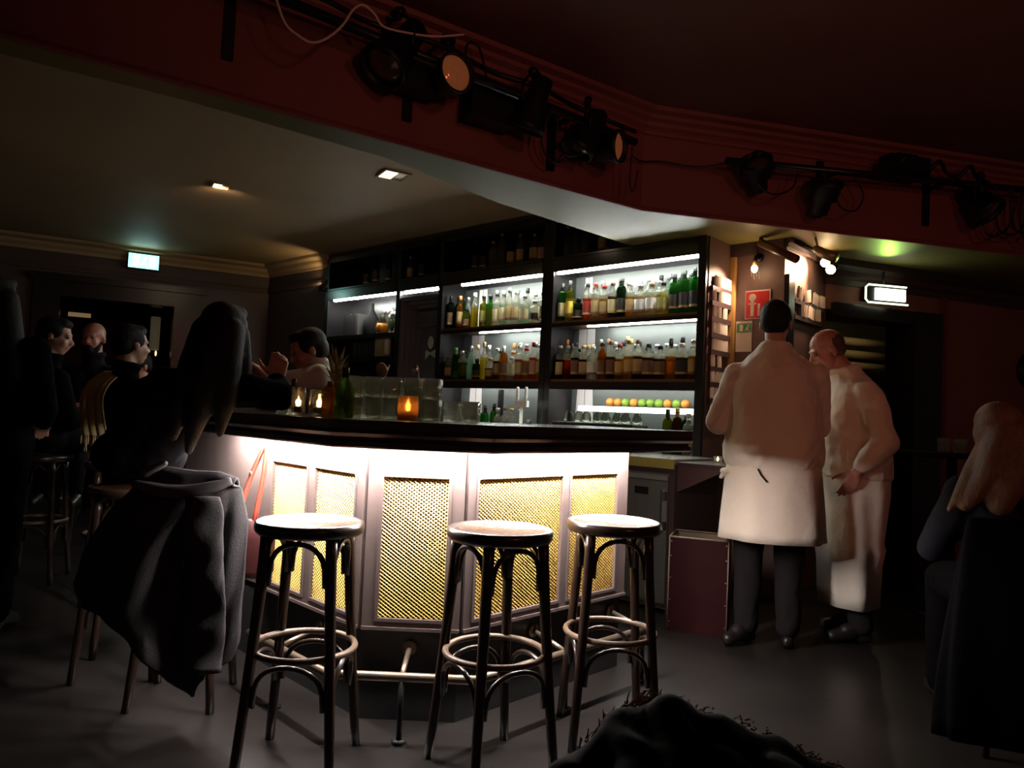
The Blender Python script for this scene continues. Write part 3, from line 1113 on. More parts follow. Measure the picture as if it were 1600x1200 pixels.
ROW_LR = '''
-1.36 spirit clear brown cream silver|-1.31 tall clear - tan orange|-1.26 spirit clear red - silver|-1.2 squat clear brown brown black|-1.14 spirit clear brown brown black|-1.09 square clear tan cream white|-1.03 spirit clear brown tan tan|-0.97 square clear white white white|-0.91 spirit amber amber - silver|-0.87 spirit amber amber brown black|-0.81 spirit clear brown brown brown|-0.76 square clear brown dark silver|-0.7 spirit clear amber gold red|-0.65 spirit clear amber gold brown|-0.6 spirit clear amber tan silver|-0.55 spirit clear brown tan brown|-0.5 square clear brown brown black|-0.44 square clear brown brown black|-0.39 square clear brown brown black|-0.34 spirit clear amber gold clear|-0.28 wine clear amber - black|-0.22 square clear brown dark white|-0.17 square clear brown dark brown|-0.12 spirit clear amber tan silver|'''
ROW_LRB = '''
-1.33 tall clear - - silver|-1.27 spirit clear - - black|-1.2 spirit clear - - tan|-1.09 spirit clear - - tan|-0.98 tall clear - - silver|-0.92 tall clear - - brown|-0.86 tall clear - - silver|-0.81 tall clear - - black|-0.75 tall clear - - gold|-0.7 tall clear - - gold|-0.65 tall clear - - black|-0.55 spirit clear - - black|-0.49 spirit clear - - silver|-0.32 spirit clear - - silver|-0.21 tall clear - - black|'''
ROW_CM = '''
-2.65 spirit clear - - silver|-2.59 spirit clear - - brown|-2.53 spirit clear tan - brown|-2.46 spirit clear yellow gold orange|-2.38 spirit clear brown - brown|-2.3 squat brown - dark black|-2.23 squat brown - brown red|-2.15 wine green - - black|-2.09 wine green - - black|-2.02 wine green - - black|-1.89 spirit clear tan - silver|-1.83 spirit clear tan - brown|-1.77 spirit clear - dark gold|-1.71 spirit clear pale - silver|-1.63 squat amber amber - brown|-1.56 squat amber amber - silver|'''
ROW_CR = '''
-0.26 wine olive - - black|-0.22 wine brown - tan gold|-0.16 wine darkgreen - tan black|-0.1 spirit clear - tan white|'''
ROW_TM = '''
-2.3 tall brown - dark dark|-2.2 spirit brown - dark dark|-2.08 spirit clear - - silver|-1.98 tall clear - - silver|-1.87 spirit brown - tan black|-1.76 spirit clear - tan silver|-1.6 square clear tan tan silver|-1.53 square clear tan pink black|'''
ROW_TL = '''
-3.21 square clear - cream silver|-3.53 tall darkgreen - dark black|-3.74 tall darkgreen - dark black|-3.03 tall brown - dark black|-3.9 spirit darkgreen - dark black|'''
ROW_TR = '''
-1.32 spirit clear - - silver|-1.16 spirit clear - - silver|-1.09 tall clear - - silver|-0.9 square clear - tan black|'''

stock(ROW_UM, ROW_UMB, -2.592, -1.406, 1.905, 'bottles on the upper lit shelf of the middle bay', 'upper lit shelf', 'the door')
stock(ROW_UR, ROW_URB, -1.292, -0.028, 1.905, 'bottles on the upper lit shelf of the right bay', 'upper lit shelf', 'the central upright')
stock(ROW_LM, ROW_LMB, -2.592, -1.406, 1.445, 'bottles on the middle lit shelf of the middle bay', 'middle lit shelf', 'the door')
stock(ROW_LR, ROW_LRB, -1.292, -0.028, 1.445, 'bottles on the middle lit shelf of the right bay', 'middle lit shelf', 'the central upright')
stock(ROW_CM, '', -2.592, -1.406, 0.925, 'bottles on the back counter below the middle bay', 'back counter', 'the door', (0.05, 0.135, 0.22))
stock(ROW_CR, '', -0.40, -0.028, 0.925, 'bottles on the back counter by the menu wall', 'back counter by the menu wall', 'the candle rack', (0.05, 0.135))
stock(ROW_TM, '', -2.592, -1.406, 2.41, 'bottles in the dark on the top shelf of the middle bay', 'dark top shelf', 'the door', (0.10,))
stock(ROW_TL, '', -4.41, -2.70, 2.41, 'bottles in the dark on the top shelf of the left bay', 'dark top shelf', 'the left wall', (0.10,))
stock(ROW_TR, '', -1.292, -0.70, 2.41, 'bottles in the dark on the top shelf under the beam', 'dark top shelf by the beam', 'the central upright', (0.10,))
# ================================================================== small things behind and on the bar
CLEARG = glass('tumbler_glass', (0.97, 0.975, 0.90), 0.5, 0.02, 0.05)


def at_shelf(x, y, z):
    return SM @ Vector((x, y, z + 0.001))


# left bay: books, dark carafe, flowers and amber carafe, framed card
BOOKC = [(0.025, 0.010, 0.012), (0.012, 0.012, 0.018), (0.035, 0.022, 0.016), (0.010, 0.008, 0.010), (0.05, 0.045, 0.04)]


def book(x, w_, d_, h_, z, col, label, group, y=0.04):
    t = thing('book', label, 'book', at_shelf(x, y, z), SRZ, group)
    w = MB()
    w.bbox(0, w_, 0, 0.004, 0, h_)
    w.bbox(0, 0.003, 0, d_, 0, h_)
    w.bbox(w_ - 0.003, w_, 0, d_, 0, h_)
    w.build('cover', mat('book_cloth_%d' % col, BOOKC[col], 0.6, noise=0.2), t)
    w = MB()
    w.bbox(0.004, w_ - 0.004, 0.005, d_ - 0.004, 0.004, h_ - 0.004)
    w.build('pages', PAPER, t)


xb = -4.18
for i, (w_, h_, c) in enumerate([(0.045, 0.225, 3), (0.05, 0.235, 1), (0.035, 0.22, 2), (0.05, 0.235, 0), (0.04, 0.23, 4)]):
    book(xb, w_, 0.15, h_, 1.905, c, '%s book, %s along from the left wall, on the upper left shelf' % (('plum', 'navy', 'brown', 'maroon', 'grey')[i], NORD[i]), 'books on the upper left shelf')
    xb += w_ + 0.004
xb = -4.00
for i, (w_, h_, c) in enumerate([(0.07, 0.165, 2), (0.06, 0.15, 0), (0.05, 0.16, 3), (0.06, 0.14, 1), (0.05, 0.155, 3), (0.05, 0.16, 0)]):
    book(xb, w_, 0.14, h_, 1.675, c, '%s book, %s from the left, on the dim second shelf of the left bay' % (('tan', 'maroon', 'black', 'navy', 'plum', 'dark red')[i], NORD[i]), 'books on the second left shelf')
    xb += w_ + 0.008
card = thing('picture_frame', 'small pale framed card at the door end of the second left shelf', 'picture frame', at_shelf(-3.48, 0.02, 1.675), SRZ)
w = MB()
w.bbox(-0.115, 0.115, 0.0, 0.02, 0.0, 0.185)
w.build('frame', mat('pale_gilt', (0.55, 0.45, 0.25), 0.4, metal=0.4), card)
w = MB()
w.bbox(-0.10, 0.03, -0.004, 0.0, 0.02, 0.165)
w.bbox(0.045, 0.10, -0.004, 0.0, 0.02, 0.17, mi=1)
w.build('card', [mat('sepia_card', (0.36, 0.30, 0.18), 0.7, noise=0.5, nscale=14), PAPER], card)
con = MB()
con.lathe([(0.075, 0), (0.085, 0.02), (0.084, 0.15), (0.05, 0.22), (0.02, 0.27), (0.016, 0.33), (0.02, 0.34)], 20)
o = con.build('decanter', mat('matt_black_top', (0.008, 0.007, 0.007), 0.8, spec=0.1), None, at_shelf(-3.845, 0.15, 1.905))
tag(o, 'black conical decanter standing between the dark books and the flowers', 'decanter')
cf = thing('carafe', 'round carafe of amber drink under the light strip beside the door', 'carafe', at_shelf(-3.60, 0.10, 1.905))
w = MB()
w.lathe([(0.045, 0), (0.062, 0.02), (0.068, 0.07), (0.055, 0.12), (0.03, 0.155), (0.026, 0.20), (0.034, 0.215)], 20)
w.build('body', glass('carafe_glass', (0.9, 0.85, 0.7)), cf)
w = MB()
w.lathe([(0.040, 0.005), (0.058, 0.02), (0.064, 0.07), (0.054, 0.11)], 20)
w.build('drink', mat('amber_drink', (0.75, 0.27, 0.03), 0.2, coat=0.5), cf)
fl = thing('flower_vase', 'vase of white roses glowing under the strip on the upper left shelf', 'vase', at_shelf(-3.44, 0.10, 1.905))
w = MB()
w.lathe([(0.03, 0), (0.04, 0.03), (0.045, 0.08), (0.03, 0.12), (0.034, 0.13)], 18)
w.build('vase', glass('vase_glass', (0.85, 0.8, 0.6)), fl)
w = MB()
for k in range(7):
    a = k * 2.4
    r = 0.02 + 0.012 * k
    c = (r * math.cos(a), r * math.sin(a) * 0.6, 0.20 + 0.03 * math.sin(k * 1.7))
    for q in range(5):
        w.ell((c[0] + 0.010 * math.cos(q * 1.25), c[1] + 0.010 * math.sin(q * 1.25), c[2] + 0.006 * math.sin(q * 2.0)), (0.017, 0.017, 0.021), seg=10, rings=6)
w.build('blooms', PAPER, fl)
w = MB()
for k in range(7):
    a = k * 2.4
    r = 0.02 + 0.012 * k
    w.tube([(0.004 * math.cos(a), 0.004 * math.sin(a), 0.03), (r * math.cos(a), r * math.sin(a) * 0.6, 0.19)], 0.003, 6)
w.build('stems', mat('leaf_green', (0.06, 0.14, 0.03), 0.5, noise=0.3), fl)

# candle rack on the back counter in the right bay: dark bottle rack; ledge, strip and fruit stand for reflections
rk = thing('speed_rack', 'low dark rack with domed glasses on the back counter of the right bay', 'rack', at_shelf(-0.70, -0.12, 0.925), SRZ)
w = MB()
w.prism([(-0.36, -0.12), (0.34, -0.12), (0.30, 0.14), (-0.32, 0.14)], 0.0, 0.18)
w.build('body', mat('dark_red_rack', (0.035, 0.018, 0.017), 0.4, noise=0.3), rk)
w = MB()
for k in range(8):
    w.tube([(-0.32 + 0.09 * k, -0.13, 0.185), (-0.30 + 0.085 * k, 0.14, 0.185)], 0.006, 6)
w.tube([(-0.36, -0.12, 0.186), (0.34, -0.12, 0.186)], 0.008, 6)
w.build('bars', BLACKMETAL, rk)
gm = MB()
gm.lathe([(0.034, 0), (0.035, 0.03), (0.030, 0.06), (0.018, 0.078), (0.006, 0.082)], 16)
dome_mesh = gm.mesh('upturned_glass', glass('smoky_glass', (0.55, 0.58, 0.5), 0.5))
for k in range(8):
    o = bpy.data.objects.new('upturned_glass', dome_mesh)
    COL.objects.link(o)
    o.location = at_shelf(-1.02 + 0.085 * k, -0.10 + 0.02 * (k % 2), 0.925 + 0.195)
    tag(o, 'small upturned glass, %s from the central upright, on the low dark rack' % NORD[k], 'glass', 'upturned glasses on the dark rack')
lg = thing('glass_ledge', 'added glass ledge whose strip and fruit stand for mirror reflections above the dark rack', 'ledge', SLOC, SRZ)
w = MB()
w.bbox(-1.09, -0.10, 0.12, 0.28, 1.235, 1.245)
w.build('glass_board', glass('ledge_glass', (0.85, 0.93, 0.88), 0.7), lg)
w = MB()
w.bbox(-1.09, -0.10, 0.108, 0.12, 1.205, 1.245)
w.build('mirrored_strip', glow('ledge_led', (0.95, 1.0, 0.95), 5.0), lg)  # glowing bar stands for another strip's reflection in the back panel
fm = MB()
fm.ell((0, 0, 0.034), (0.034, 0.034, 0.033), seg=14, rings=9)
fm.lathe([(0.006, 0.064), (0.004, 0.070)], 6, mi=1)
orange_m = fm.mesh('orange', [mat('orange_peel', (0.70, 0.26, 0.04), 0.5, bump=0.3, bscale=180), mat('stalk', (0.08, 0.1, 0.02), 0.6)])
lime_m = fm.mesh('lime', [mat('lime_peel', (0.22, 0.36, 0.04), 0.5, bump=0.3, bscale=180), mat('stalk', (0.08, 0.1, 0.02), 0.6)])
for k, kind in enumerate('oololllolo'):  # solid fruit stands for fruit mirrored in the back panel
    o = bpy.data.objects.new('orange' if kind == 'o' else 'lime', orange_m if kind == 'o' else lime_m)
    COL.objects.link(o)
    o.location = at_shelf(-0.86 + 0.072 * k, 0.21, 1.245)
    tag(o, '%s as mirrored fruit on the added ledge, %s fruit from the central upright' % ('orange' if kind == 'o' else 'green lime', NORD[k]), 'fruit', 'mirrored fruit on the added ledge')
# white beer tap and dark divider below the middle bay
tp = thing('soda_tap', 'white soda tap post standing by the central upright below the middle bay', 'tap', at_shelf(-1.462, -0.14, 0.925), SRZ)
w = MB()
w.lathe([(0.035, 0), (0.035, 0.012), (0.012, 0.02), (0.012, 0.30)], 16)
w.build('post', mat('white_enamel', (0.8, 0.8, 0.76), 0.3), tp)
w = MB()
w.box((0, 0, 0.315), (0.13, 0.03, 0.05))
for k in (-1, 1):
    w.lathe([(0.010, 0.34), (0.013, 0.36), (0.013, 0.44), (0.008, 0.45)], 12, (0.045 * k, 0, 0))
w.build('tap_head', mat('white_enamel', (0.8, 0.8, 0.76), 0.3), tp)
w = MB()
w.bbox(-1.945, -1.915, 0.10, 0.14, 0.926, 1.36)
o = w.build('divider_board', BLACKWOOD, None, SLOC, SRZ)
tag(o, 'upright black divider on the back counter beside the green wine bottles', 'divider')

# ---- tumblers stacked on the bar
tm = MB()
tm.lathe([(0.031, 0.0), (0.033, 0.004), (0.037, 0.085), (0.0355, 0.085), (0.031, 0.014), (0.002, 0.012)], 32)
tm.v = [(x * (1 + 0.040 * math.cos(8 * math.atan2(y, x))), y * (1 + 0.040 * math.cos(8 * math.atan2(y, x))), z) for x, y, z in tm.v]
tum = tm.mesh('tumbler', CLEARG)
ZB = 1.111
spots = []
for c in range(5):
    for r_ in range(2):
        for lv in range(2):
            x, y = -0.655 + 0.082 * c, 3.00 + 0.02 * (c % 2) + 0.080 * r_ + (0.09 - 0.02 * c if c < 5 else 0) * 0.6
            spots.append((x, y, lv, c, r_))
for c in range(2):
    spots.append((-0.245 + 0.080 * c, 3.09 + 0.04 * (c % 2), 0, c + 6, 0))
    if c % 2:
        spots.append((-0.245 + 0.080 * c, 3.00, 0, c + 6, 1))
for x, y, lv, c, r_ in spots:
    o = bpy.data.objects.new('tumbler', tum)
    COL.objects.link(o)
    o.location = (x, y, ZB + 0.087 * lv)
    if c < 6:
        lb = 'clear tumbler %s, %s row, %s column from the green bottle' % (('at stack bottom', 'on stack top')[lv], ('front', 'back')[r_], NORD[c])
    else:
        lb = 'single clear tumbler, %s, %s along past the orange candle glass' % (('behind', 'in front')[r_], NORD[c - 6])
    tag(o, lb, 'glass', 'tumblers on the bar top')

# ---- candles in glasses
FLAME = glow('candle_flame', (1.0, 0.70, 0.36), 14.0)


def candle(x, y, label, r, h, gm_, wax=(0.75, 0.66, 0.5)):
    t = thing('candle_glass', label, 'candle', (x, y, ZB))
    w = MB()
    w.lathe([(r * 0.8, 0), (r * 0.95, 0.006), (r, h * 0.5), (r * 0.93, h), (r * 0.89, h), (r * 0.93, h * 0.5), (r * 0.80, 0.012), (0.002, 0.010)], 22)
    w.build('glass', gm_, t)
    w = MB()
    w.lathe([(r * 0.6, 0.014), (r * 0.6, 0.034), (r * 0.55, 0.036), (0.002, 0.033)], 16)
    w.build('wax', mat('candle_wax', wax, 0.5), t)
    w = MB()
    w.lathe([(0.002, 0.034), (0.007, 0.042), (0.008, 0.048), (0.004, 0.062), (0.0005, 0.072)], 10)
    w.build('flame', FLAME, t)
    light('candle_light', 'POINT', (x, y, ZB + 0.055), 0.12, (1.0, 0.58, 0.25), 0.008)


candle(-0.85, 2.945, 'slim clear candle glass, the first beside the woman\'s hand', 0.028, 0.115, glass('frosted_candle_glass', (0.95, 0.88, 0.78), 0.4, 0.15))
candle(-0.765, 2.94, 'wider clear candle glass between the slim one and the amber bottle', 0.041, 0.105, glass('frosted_candle_glass', (0.95, 0.88, 0.78), 0.4, 0.15))
candle(-0.405, 2.90, 'orange candle glass glowing in front of the stacked tumblers', 0.042, 0.095, glass('orange_candle_glass', (0.98, 0.60, 0.24), 0.35, 0.2, 0.35))


def bar_bottle(name, x, y, gl, liq, cp, label, prof, capz, lab=None):
    w = MB()
    w.lathe(prof, 22)
    o = w.build(name, gmat(gl), None, (x, y, ZB))
    tag(o, label, 'bottle')
    w = MB()
    r = prof[-1][0] * 1.1
    w.lathe([(r, capz[0]), (r, capz[1] - 0.003), (r * 0.8, capz[1])], 14)
    w.build('cap', pmat(cp), o)
    if lab:
        w = MB()
        rr = max(p[0] for p in prof) * 1.01
        w.lathe([(rr, 0.03), (rr, 0.075)], 22)
        w.f = [f_ for f_ in w.f if len(f_) == 4]
        w.m = w.m[:len(w.f)]
        w.s = w.s[:len(w.f)]
        w.build('paper_label', pmat(lab), o)


GL['leafgreen'] = (0.26, 0.40, 0.12)
bar_bottle('green_bottle', -0.645, 2.85, 'leafgreen', '-', 'black', 'short broad-shouldered green bottle with black cap at the corner of the bar',
           [(0.030, 0), (0.036, 0.005), (0.038, 0.012), (0.038, 0.085), (0.034, 0.115), (0.022, 0.14), (0.0135, 0.152), (0.0125, 0.165)], (0.155, 0.195))
GL['honey'] = (0.85, 0.50, 0.12)
bar_bottle('amber_bottle', -0.715, 2.90, 'honey', '-', 'brown', 'small amber bottle squeezed between the candle glass and the green bottle',
           [(0.024, 0), (0.030, 0.005), (0.031, 0.012), (0.030, 0.075), (0.022, 0.10), (0.012, 0.115), (0.011, 0.125)], (0.118, 0.14))
for k, (x, y, cp) in enumerate([(-0.955, 3.08, 'brown'), (-0.905, 3.06, 'black')]):
    bar_bottle('bitters_bottle', x, y, 'clear', '-', cp, 'little clear bitters bottle with a %s cap behind the slim candle glass' % cp,
               [(0.020, 0), (0.024, 0.004), (0.024, 0.085), (0.018, 0.10), (0.009, 0.11), (0.009, 0.12)], (0.112, 0.15), 'cream')

# pineapple behind the amber bottle
pa = thing('pineapple', 'whole pineapple with spiky crown standing behind the amber bottle', 'pineapple', (-0.735, 3.06, ZB))
w = MB()
w.ell((0, 0, 0.075), (0.050, 0.050, 0.075), seg=24, rings=16)
nv = []
for (x, y, z) in w.v:
    a = math.atan2(y, x)
    s = 1 + 0.05 * math.sin(8 * a + z * 160) * math.sin(8 * a - z * 160)
    nv.append((x * s, y * s, z))
w.v = nv
w.build('fruit', mat('pineapple_skin', (0.33, 0.15, 0.035), 0.6, noise=0.5, nscale=60, bump=0.6, bscale=90), pa)
w = MB()
for k in range(30):
    a = k * 2.399
    tilt = 0.12 + 0.030 * (30 - k)
    ln = 0.055 + 0.0022 * k
    z0 = 0.140 + 0.0018 * k
    dv = Vector((math.cos(a) * math.sin(tilt), math.sin(a) * math.sin(tilt), math.cos(tilt)))
    sd = Vector((-math.sin(a), math.cos(a), 0)) * 0.0105
    p0 = Vector((math.cos(a) * 0.012, math.sin(a) * 0.012, z0))
    mid = p0 + dv * ln * 0.55 + Vector((0, 0, 0.008))
    tip = p0 + dv * ln + Vector((math.cos(a), math.sin(a), -0.3)) * 0.006
    nn = sd.cross(dv).normalized() * 0.002
    w.add([p0 - sd, p0 + sd, mid - sd * 0.8, mid + sd * 0.8, tip, p0 + nn, mid + nn], [(0, 5, 6, 2), (5, 1, 3, 6), (2, 6, 4), (6, 3, 4)])
w.build('crown', mat('pineapple_leaf', (0.24, 0.22, 0.11), 0.5, noise=0.3, nscale=30), pa)

# drinks with garnish behind the stacked tumblers
for k, (x, y, lb, col) in enumerate([(-0.575, 3.22, 'stemmed cocktail with a dried citrus wheel and straw behind the tumbler stacks', (0.42, 0.17, 0.04)),
                                     (-0.375, 3.16, 'steel cocktail strainer and spoon in a short glass behind the orange candle', None)]):
    t = thing('cocktail_glass' if k == 0 else 'mixing_glass', lb, 'glass', (x, y, ZB))
    w = MB()
    if k == 0:
        w.lathe([(0.034, 0), (0.034, 0.004), (0.004, 0.008), (0.004, 0.085), (0.030, 0.125), (0.040, 0.165), (0.039, 0.165), (0.003, 0.092)], 18)
    else:
        w.lathe([(0.036, 0), (0.038, 0.004), (0.041, 0.12), (0.039, 0.12), (0.035, 0.012), (0.002, 0.01)], 18)
    w.build('glass', CLEARG, t)
    if k == 0:
        w = MB()
        w.tube([(0.0, -0.006, 0.21), (0.004, 0.0, 0.212)], 0.032, 20)
        w.build('citrus_wheel', mat('dried_citrus', (0.42, 0.27, 0.12), 0.6, noise=0.3, nscale=40), t)
        w = MB()
        w.tube([(0.0, 0.0, 0.13), (0.035, 0.0, 0.235)], 0.0035, 8)
        w.build('straw', mat('cream_straw', (0.75, 0.68, 0.5), 0.5), t)
    else:
        w = MB()
        w.tube([(0.01, 0, 0.03), (-0.035, 0.0, 0.205)], 0.0035, 8)
        w.ell((-0.042, 0, 0.215), (0.014, 0.006, 0.022), seg=12, rings=8)
        w.tube([(0.0, 0, 0.10), (0.03, 0.0, 0.155)], 0.016, 14)
        w.build('bar_spoon', mat('chrome', (0.7, 0.68, 0.64), 0.2, metal=1.0), t)

# ================================================================== bentwood bar stools


def stool_parts(t, metal=BENTWOOD):
    H = 0.775
    w = MB()
    w.lathe([(0.150, H - 0.040), (0.166, H - 0.038), (0.174, H - 0.028), (0.176, H - 0.014), (0.173, H - 0.002), (0.166, H + 0.002), (0.158, H), (0.150, H - 0.006), (0.002, H - 0.008)], 40, mis=[0, 0, 0, 0, 0, 0, 0, 1])
    w.build('seat', [BENTWOOD, SEATWOOD], t)

    def leg_at(a, z):
        r = 0.147 + (0.212 - 0.147) * max(0.0, 1 - z / (H - 0.04)) ** 1.25
        return Vector((r * math.cos(a), r * math.sin(a), z))
    for k in range(4):
        a = math.pi / 4 + k * math.pi / 2
        w = MB()
        w.tube([leg_at(a, z) for z in (H - 0.035, 0.68, 0.58, 0.46, 0.34, 0.22, 0.10, 0.0)], [0.0185, 0.0185, 0.018, 0.0175, 0.0170, 0.0165, 0.016, 0.0155], 12)
        w.build('leg', BENTWOOD, t)
    w = MB()
    n = 40
    w.tube([(0.163 * math.cos(2 * math.pi * k / n), 0.163 * math.sin(2 * math.pi * k / n), 0.372) for k in range(n)], 0.0105, 10, closed=True)
    w.build('foot_ring', mat('worn_bentwood_ring', (0.13, 0.085, 0.055), 0.4, noise=0.5, nscale=25), t)
    for lo, hi, nm in ((0.585, 0.718, 'seat_brace'), (0.215, 0.345, 'ring_brace')):
        for k in range(4):
            a0 = math.pi / 4 + k * math.pi / 2
            a1 = a0 + math.pi / 2
            p0, p1 = leg_at(a0, lo), leg_at(a1, lo)
            pts = []
            for i in range(15):
                s = i / 14
                ph = math.pi * s
                w_ = 0.5 - 0.5 * math.cos(ph)
                w_ = w_ * 0.75 + s * 0.25
                w_ = 0.075 + 0.85 * w_
                zz = lo + (hi - lo) * math.sin(ph) ** 0.55
                base = p0 + (p1 - p0) * w_
                inw = 0.006
                bb = base - Vector((base.x, base.y, 0)).normalized() * inw
                bulge = 1 + 0.10 * math.sin(ph)
                pts.append(Vector((bb.x * bulge, bb.y * bulge, zz)))
            w = MB()
            w.tube(pts, 0.0085, 8)
            w.build(nm, BENTWOOD, t)
    return t


st = stool_parts(thing('bar_stool', 'dark bentwood bar stool beside the draped coat, in front of the angled left panels', 'stool', (-0.640, 2.43, 0), rad(-3), 'bentwood stools along the bar'))
s2 = copy_tree(st)
place(s2, (-0.018, 2.455, 0), rad(33), 'dark bentwood bar stool standing between the two other stools at the lit bar front')
s3 = copy_tree(st)
place(s3, (0.400, 2.745, 0), rad(4), 'dark bentwood bar stool nearest the fridge and the red-brown crate')
s4 = copy_tree(st)
place(s4, (-2.245, 4.27, 0), rad(30), 'dark bentwood stool in the gloom under the scarfed guest')
s5 = copy_tree(st)
place(s5, (-2.92, 4.62, 0), rad(12), 'dark bentwood stool in the gloom under the dark-haired guest in profile')
s6 = copy_tree(st)
place(s6, (-3.20, 5.62, 0), rad(50), 'dark bentwood stool beneath the bald bearded guest')
s8 = copy_tree(st)
place(s8, (-3.45, 6.85, 0), rad(20), 'dark bentwood stool beneath the guest with the raised hand')
s9 = copy_tree(st)
place(s9, (-1.60, 3.165, 0), rad(15), 'dark bentwood stool under the long-haired woman, behind the draped coat')
s7 = copy_tree(st)
place(s7, (-1.225, 2.905, 0), rad(5), 'bentwood bar stool hidden under the draped charcoal coat')

# ================================================================== wall menus, signs, lamps on the right
def folded_card(w_, h_, n):
    w = MB()
    vs_, fs = [], []
    for i in range(n + 1):
        x = -w_ / 2 + w_ * i / n
        y = -0.012 if i % 2 else -0.002
        vs_ += [(x, y, 0.0), (x, y, h_ + (0.004 if i % 2 else -0.004))]
    for i in range(n):
        fs.append((2 * i, 2 * i + 2, 2 * i + 3, 2 * i + 1))
    w.add(vs_, fs)
    w.bbox(-w_ / 2, w_ / 2, -0.001, 0.0, 0.0, h_ - 0.01)
    return w.mesh('leaflet', PAPER)


LEAF = {}
MW = frame((0, 0, 0), SRZ + math.pi / 2)
rows = [2.085, 1.985, 1.875, 1.765, 1.65, 1.535, 1.43, 1.32, 1.21]
fullrows = [[0.10, 0.16, 0.22, 0.285], [0.075, 0.165, 0.22, 0.28], [0.08, 0.155, 0.235], [0.08, 0.135, 0.19, 0.25], [0.085, 0.14, 0.20, 0.26], [0.08, 0.175], [0.08, 0.145, 0.21], [0.08, 0.15], [0.085, 0.145]]
for i, z in enumerate(rows):
    t = thing('leaflet_rail', 'narrow dark ledge of paper leaflets, %s rail from the top on the menu wall' % NORD[i], 'rail', SLOC, SRZ, 'leaflet rails on the menu wall')
    w = MB()
    w.bbox(0.036, 0.058, 0.04, 0.322, z - 0.035, z)
    w.build('ledge', CABBROWN, t)
    for j, y in enumerate(fullrows[i]):
        big = (i == 0) or (i == 1 and j > 1)
        ww, hh = (0.060 if big else 0.050), (0.072 if i != 5 else 0.082)
        key = (ww, hh)
        if key not in LEAF:
            LEAF[key] = folded_card(ww, hh, 8)
        o = bpy.data.objects.new('leaflet', LEAF[key])
        COL.objects.link(o)
        o.location = at_shelf(0.050, y, z + 0.001)
        o.rotation_euler = (rad(RND.uniform(-3, 3)), rad(RND.uniform(-2, 2)), SRZ + math.pi / 2)
        tag(o, 'white folded leaflet, %s from the shelves, on the %s rail of the menu wall' % (NORD[j], NORD[i]), 'leaflet', 'leaflets on the menu wall')
for i, z in enumerate((2.035, 1.925)):
    w = MB()
    w.bbox(0.416, 0.44, 0.50, 1.05, z - 0.03, z)
    o = w.build('leaflet_rail', CABBROWN, None, SLOC, SRZ)
    tag(o, '%s dark ledge of leaflets on the wall past the red sign' % ('upper', 'lower')[i], 'rail', 'leaflet rails past the red sign')
    for j, y in enumerate((0.56, 0.72, 0.86, 1.0) if i == 0 else (0.66, 0.78, 0.92)):
        key = (0.09, 0.085)
        if key not in LEAF:
            LEAF[key] = folded_card(0.09, 0.085, 5)
        o = bpy.data.objects.new('leaflet', LEAF[key])
        COL.objects.link(o)
        o.location = at_shelf(0.438, y, z + 0.001)
        o.rotation_euler = (0, rad(RND.uniform(-12, 12)), SRZ + math.pi / 2)
        tag(o, 'tilted white leaflet, %s along the %s ledge past the red sign' % (NORD[j], ('upper', 'lower')[i]), 'leaflet', 'leaflets past the red sign')

# red fire sign and green sign sheet on the recess wall
sg = thing('fire_sign', 'square red fire equipment sign with white symbol behind the taller cook\'s head', 'sign', SLOC, SRZ)
w = MB()
w.bbox(0.145, 0.325, 0.350, 0.3585, 1.885, 2.085)
w.build('plate', PAPER, sg)
w = MB()
w.bbox(0.153, 0.317, 0.347, 0.350, 1.893, 2.075)
w.build('red_face', REDPAPER, sg)
w = MB()
w.ell((0.200, 0.3465, 2.035), (0.026, 0.0015, 0.026), seg=18)
w.bbox(0.188, 0.212, 0.345, 0.347, 1.905, 2.02)
w.bbox(0.172, 0.228, 0.345, 0.347, 1.985, 1.998)
w.bbox(0.240, 0.256, 0.345, 0.347, 1.905, 1.99)
w.build('white_symbol', PAPER, sg)
sg = thing('notice_sheet', 'white notice with a green running-man band below the red sign', 'sign', SLOC, SRZ)
w = MB()
w.bbox(0.082, 0.20, 0.353, 0.3585, 1.66, 1.875)
w.build('sheet', PAPER, sg)
w = MB()
w.bbox(0.090, 0.195, 0.350, 0.353, 1.795, 1.858)
w.build('green_band', GREENPAPER, sg)
w = MB()
w.ell((0.172, 0.349, 1.843), (0.007, 0.001, 0.007), seg=10)
w.add([(0.160, 0.3495, 1.832), (0.176, 0.3495, 1.835), (0.170, 0.3495, 1.820), (0.182, 0.3495, 1.803), (0.176, 0.3495, 1.801), (0.164, 0.3495, 1.815), (0.150, 0.3495, 1.803), (0.147, 0.3495, 1.807), (0.158, 0.3495, 1.820)],
      [(0, 8, 2, 1), (8, 5, 2), (2, 5, 4, 3), (8, 7, 6, 5)])
w.bbox(0.112, 0.135, 0.349, 0.350, 1.803, 1.850)
w.build('white_symbol', PAPER, sg)

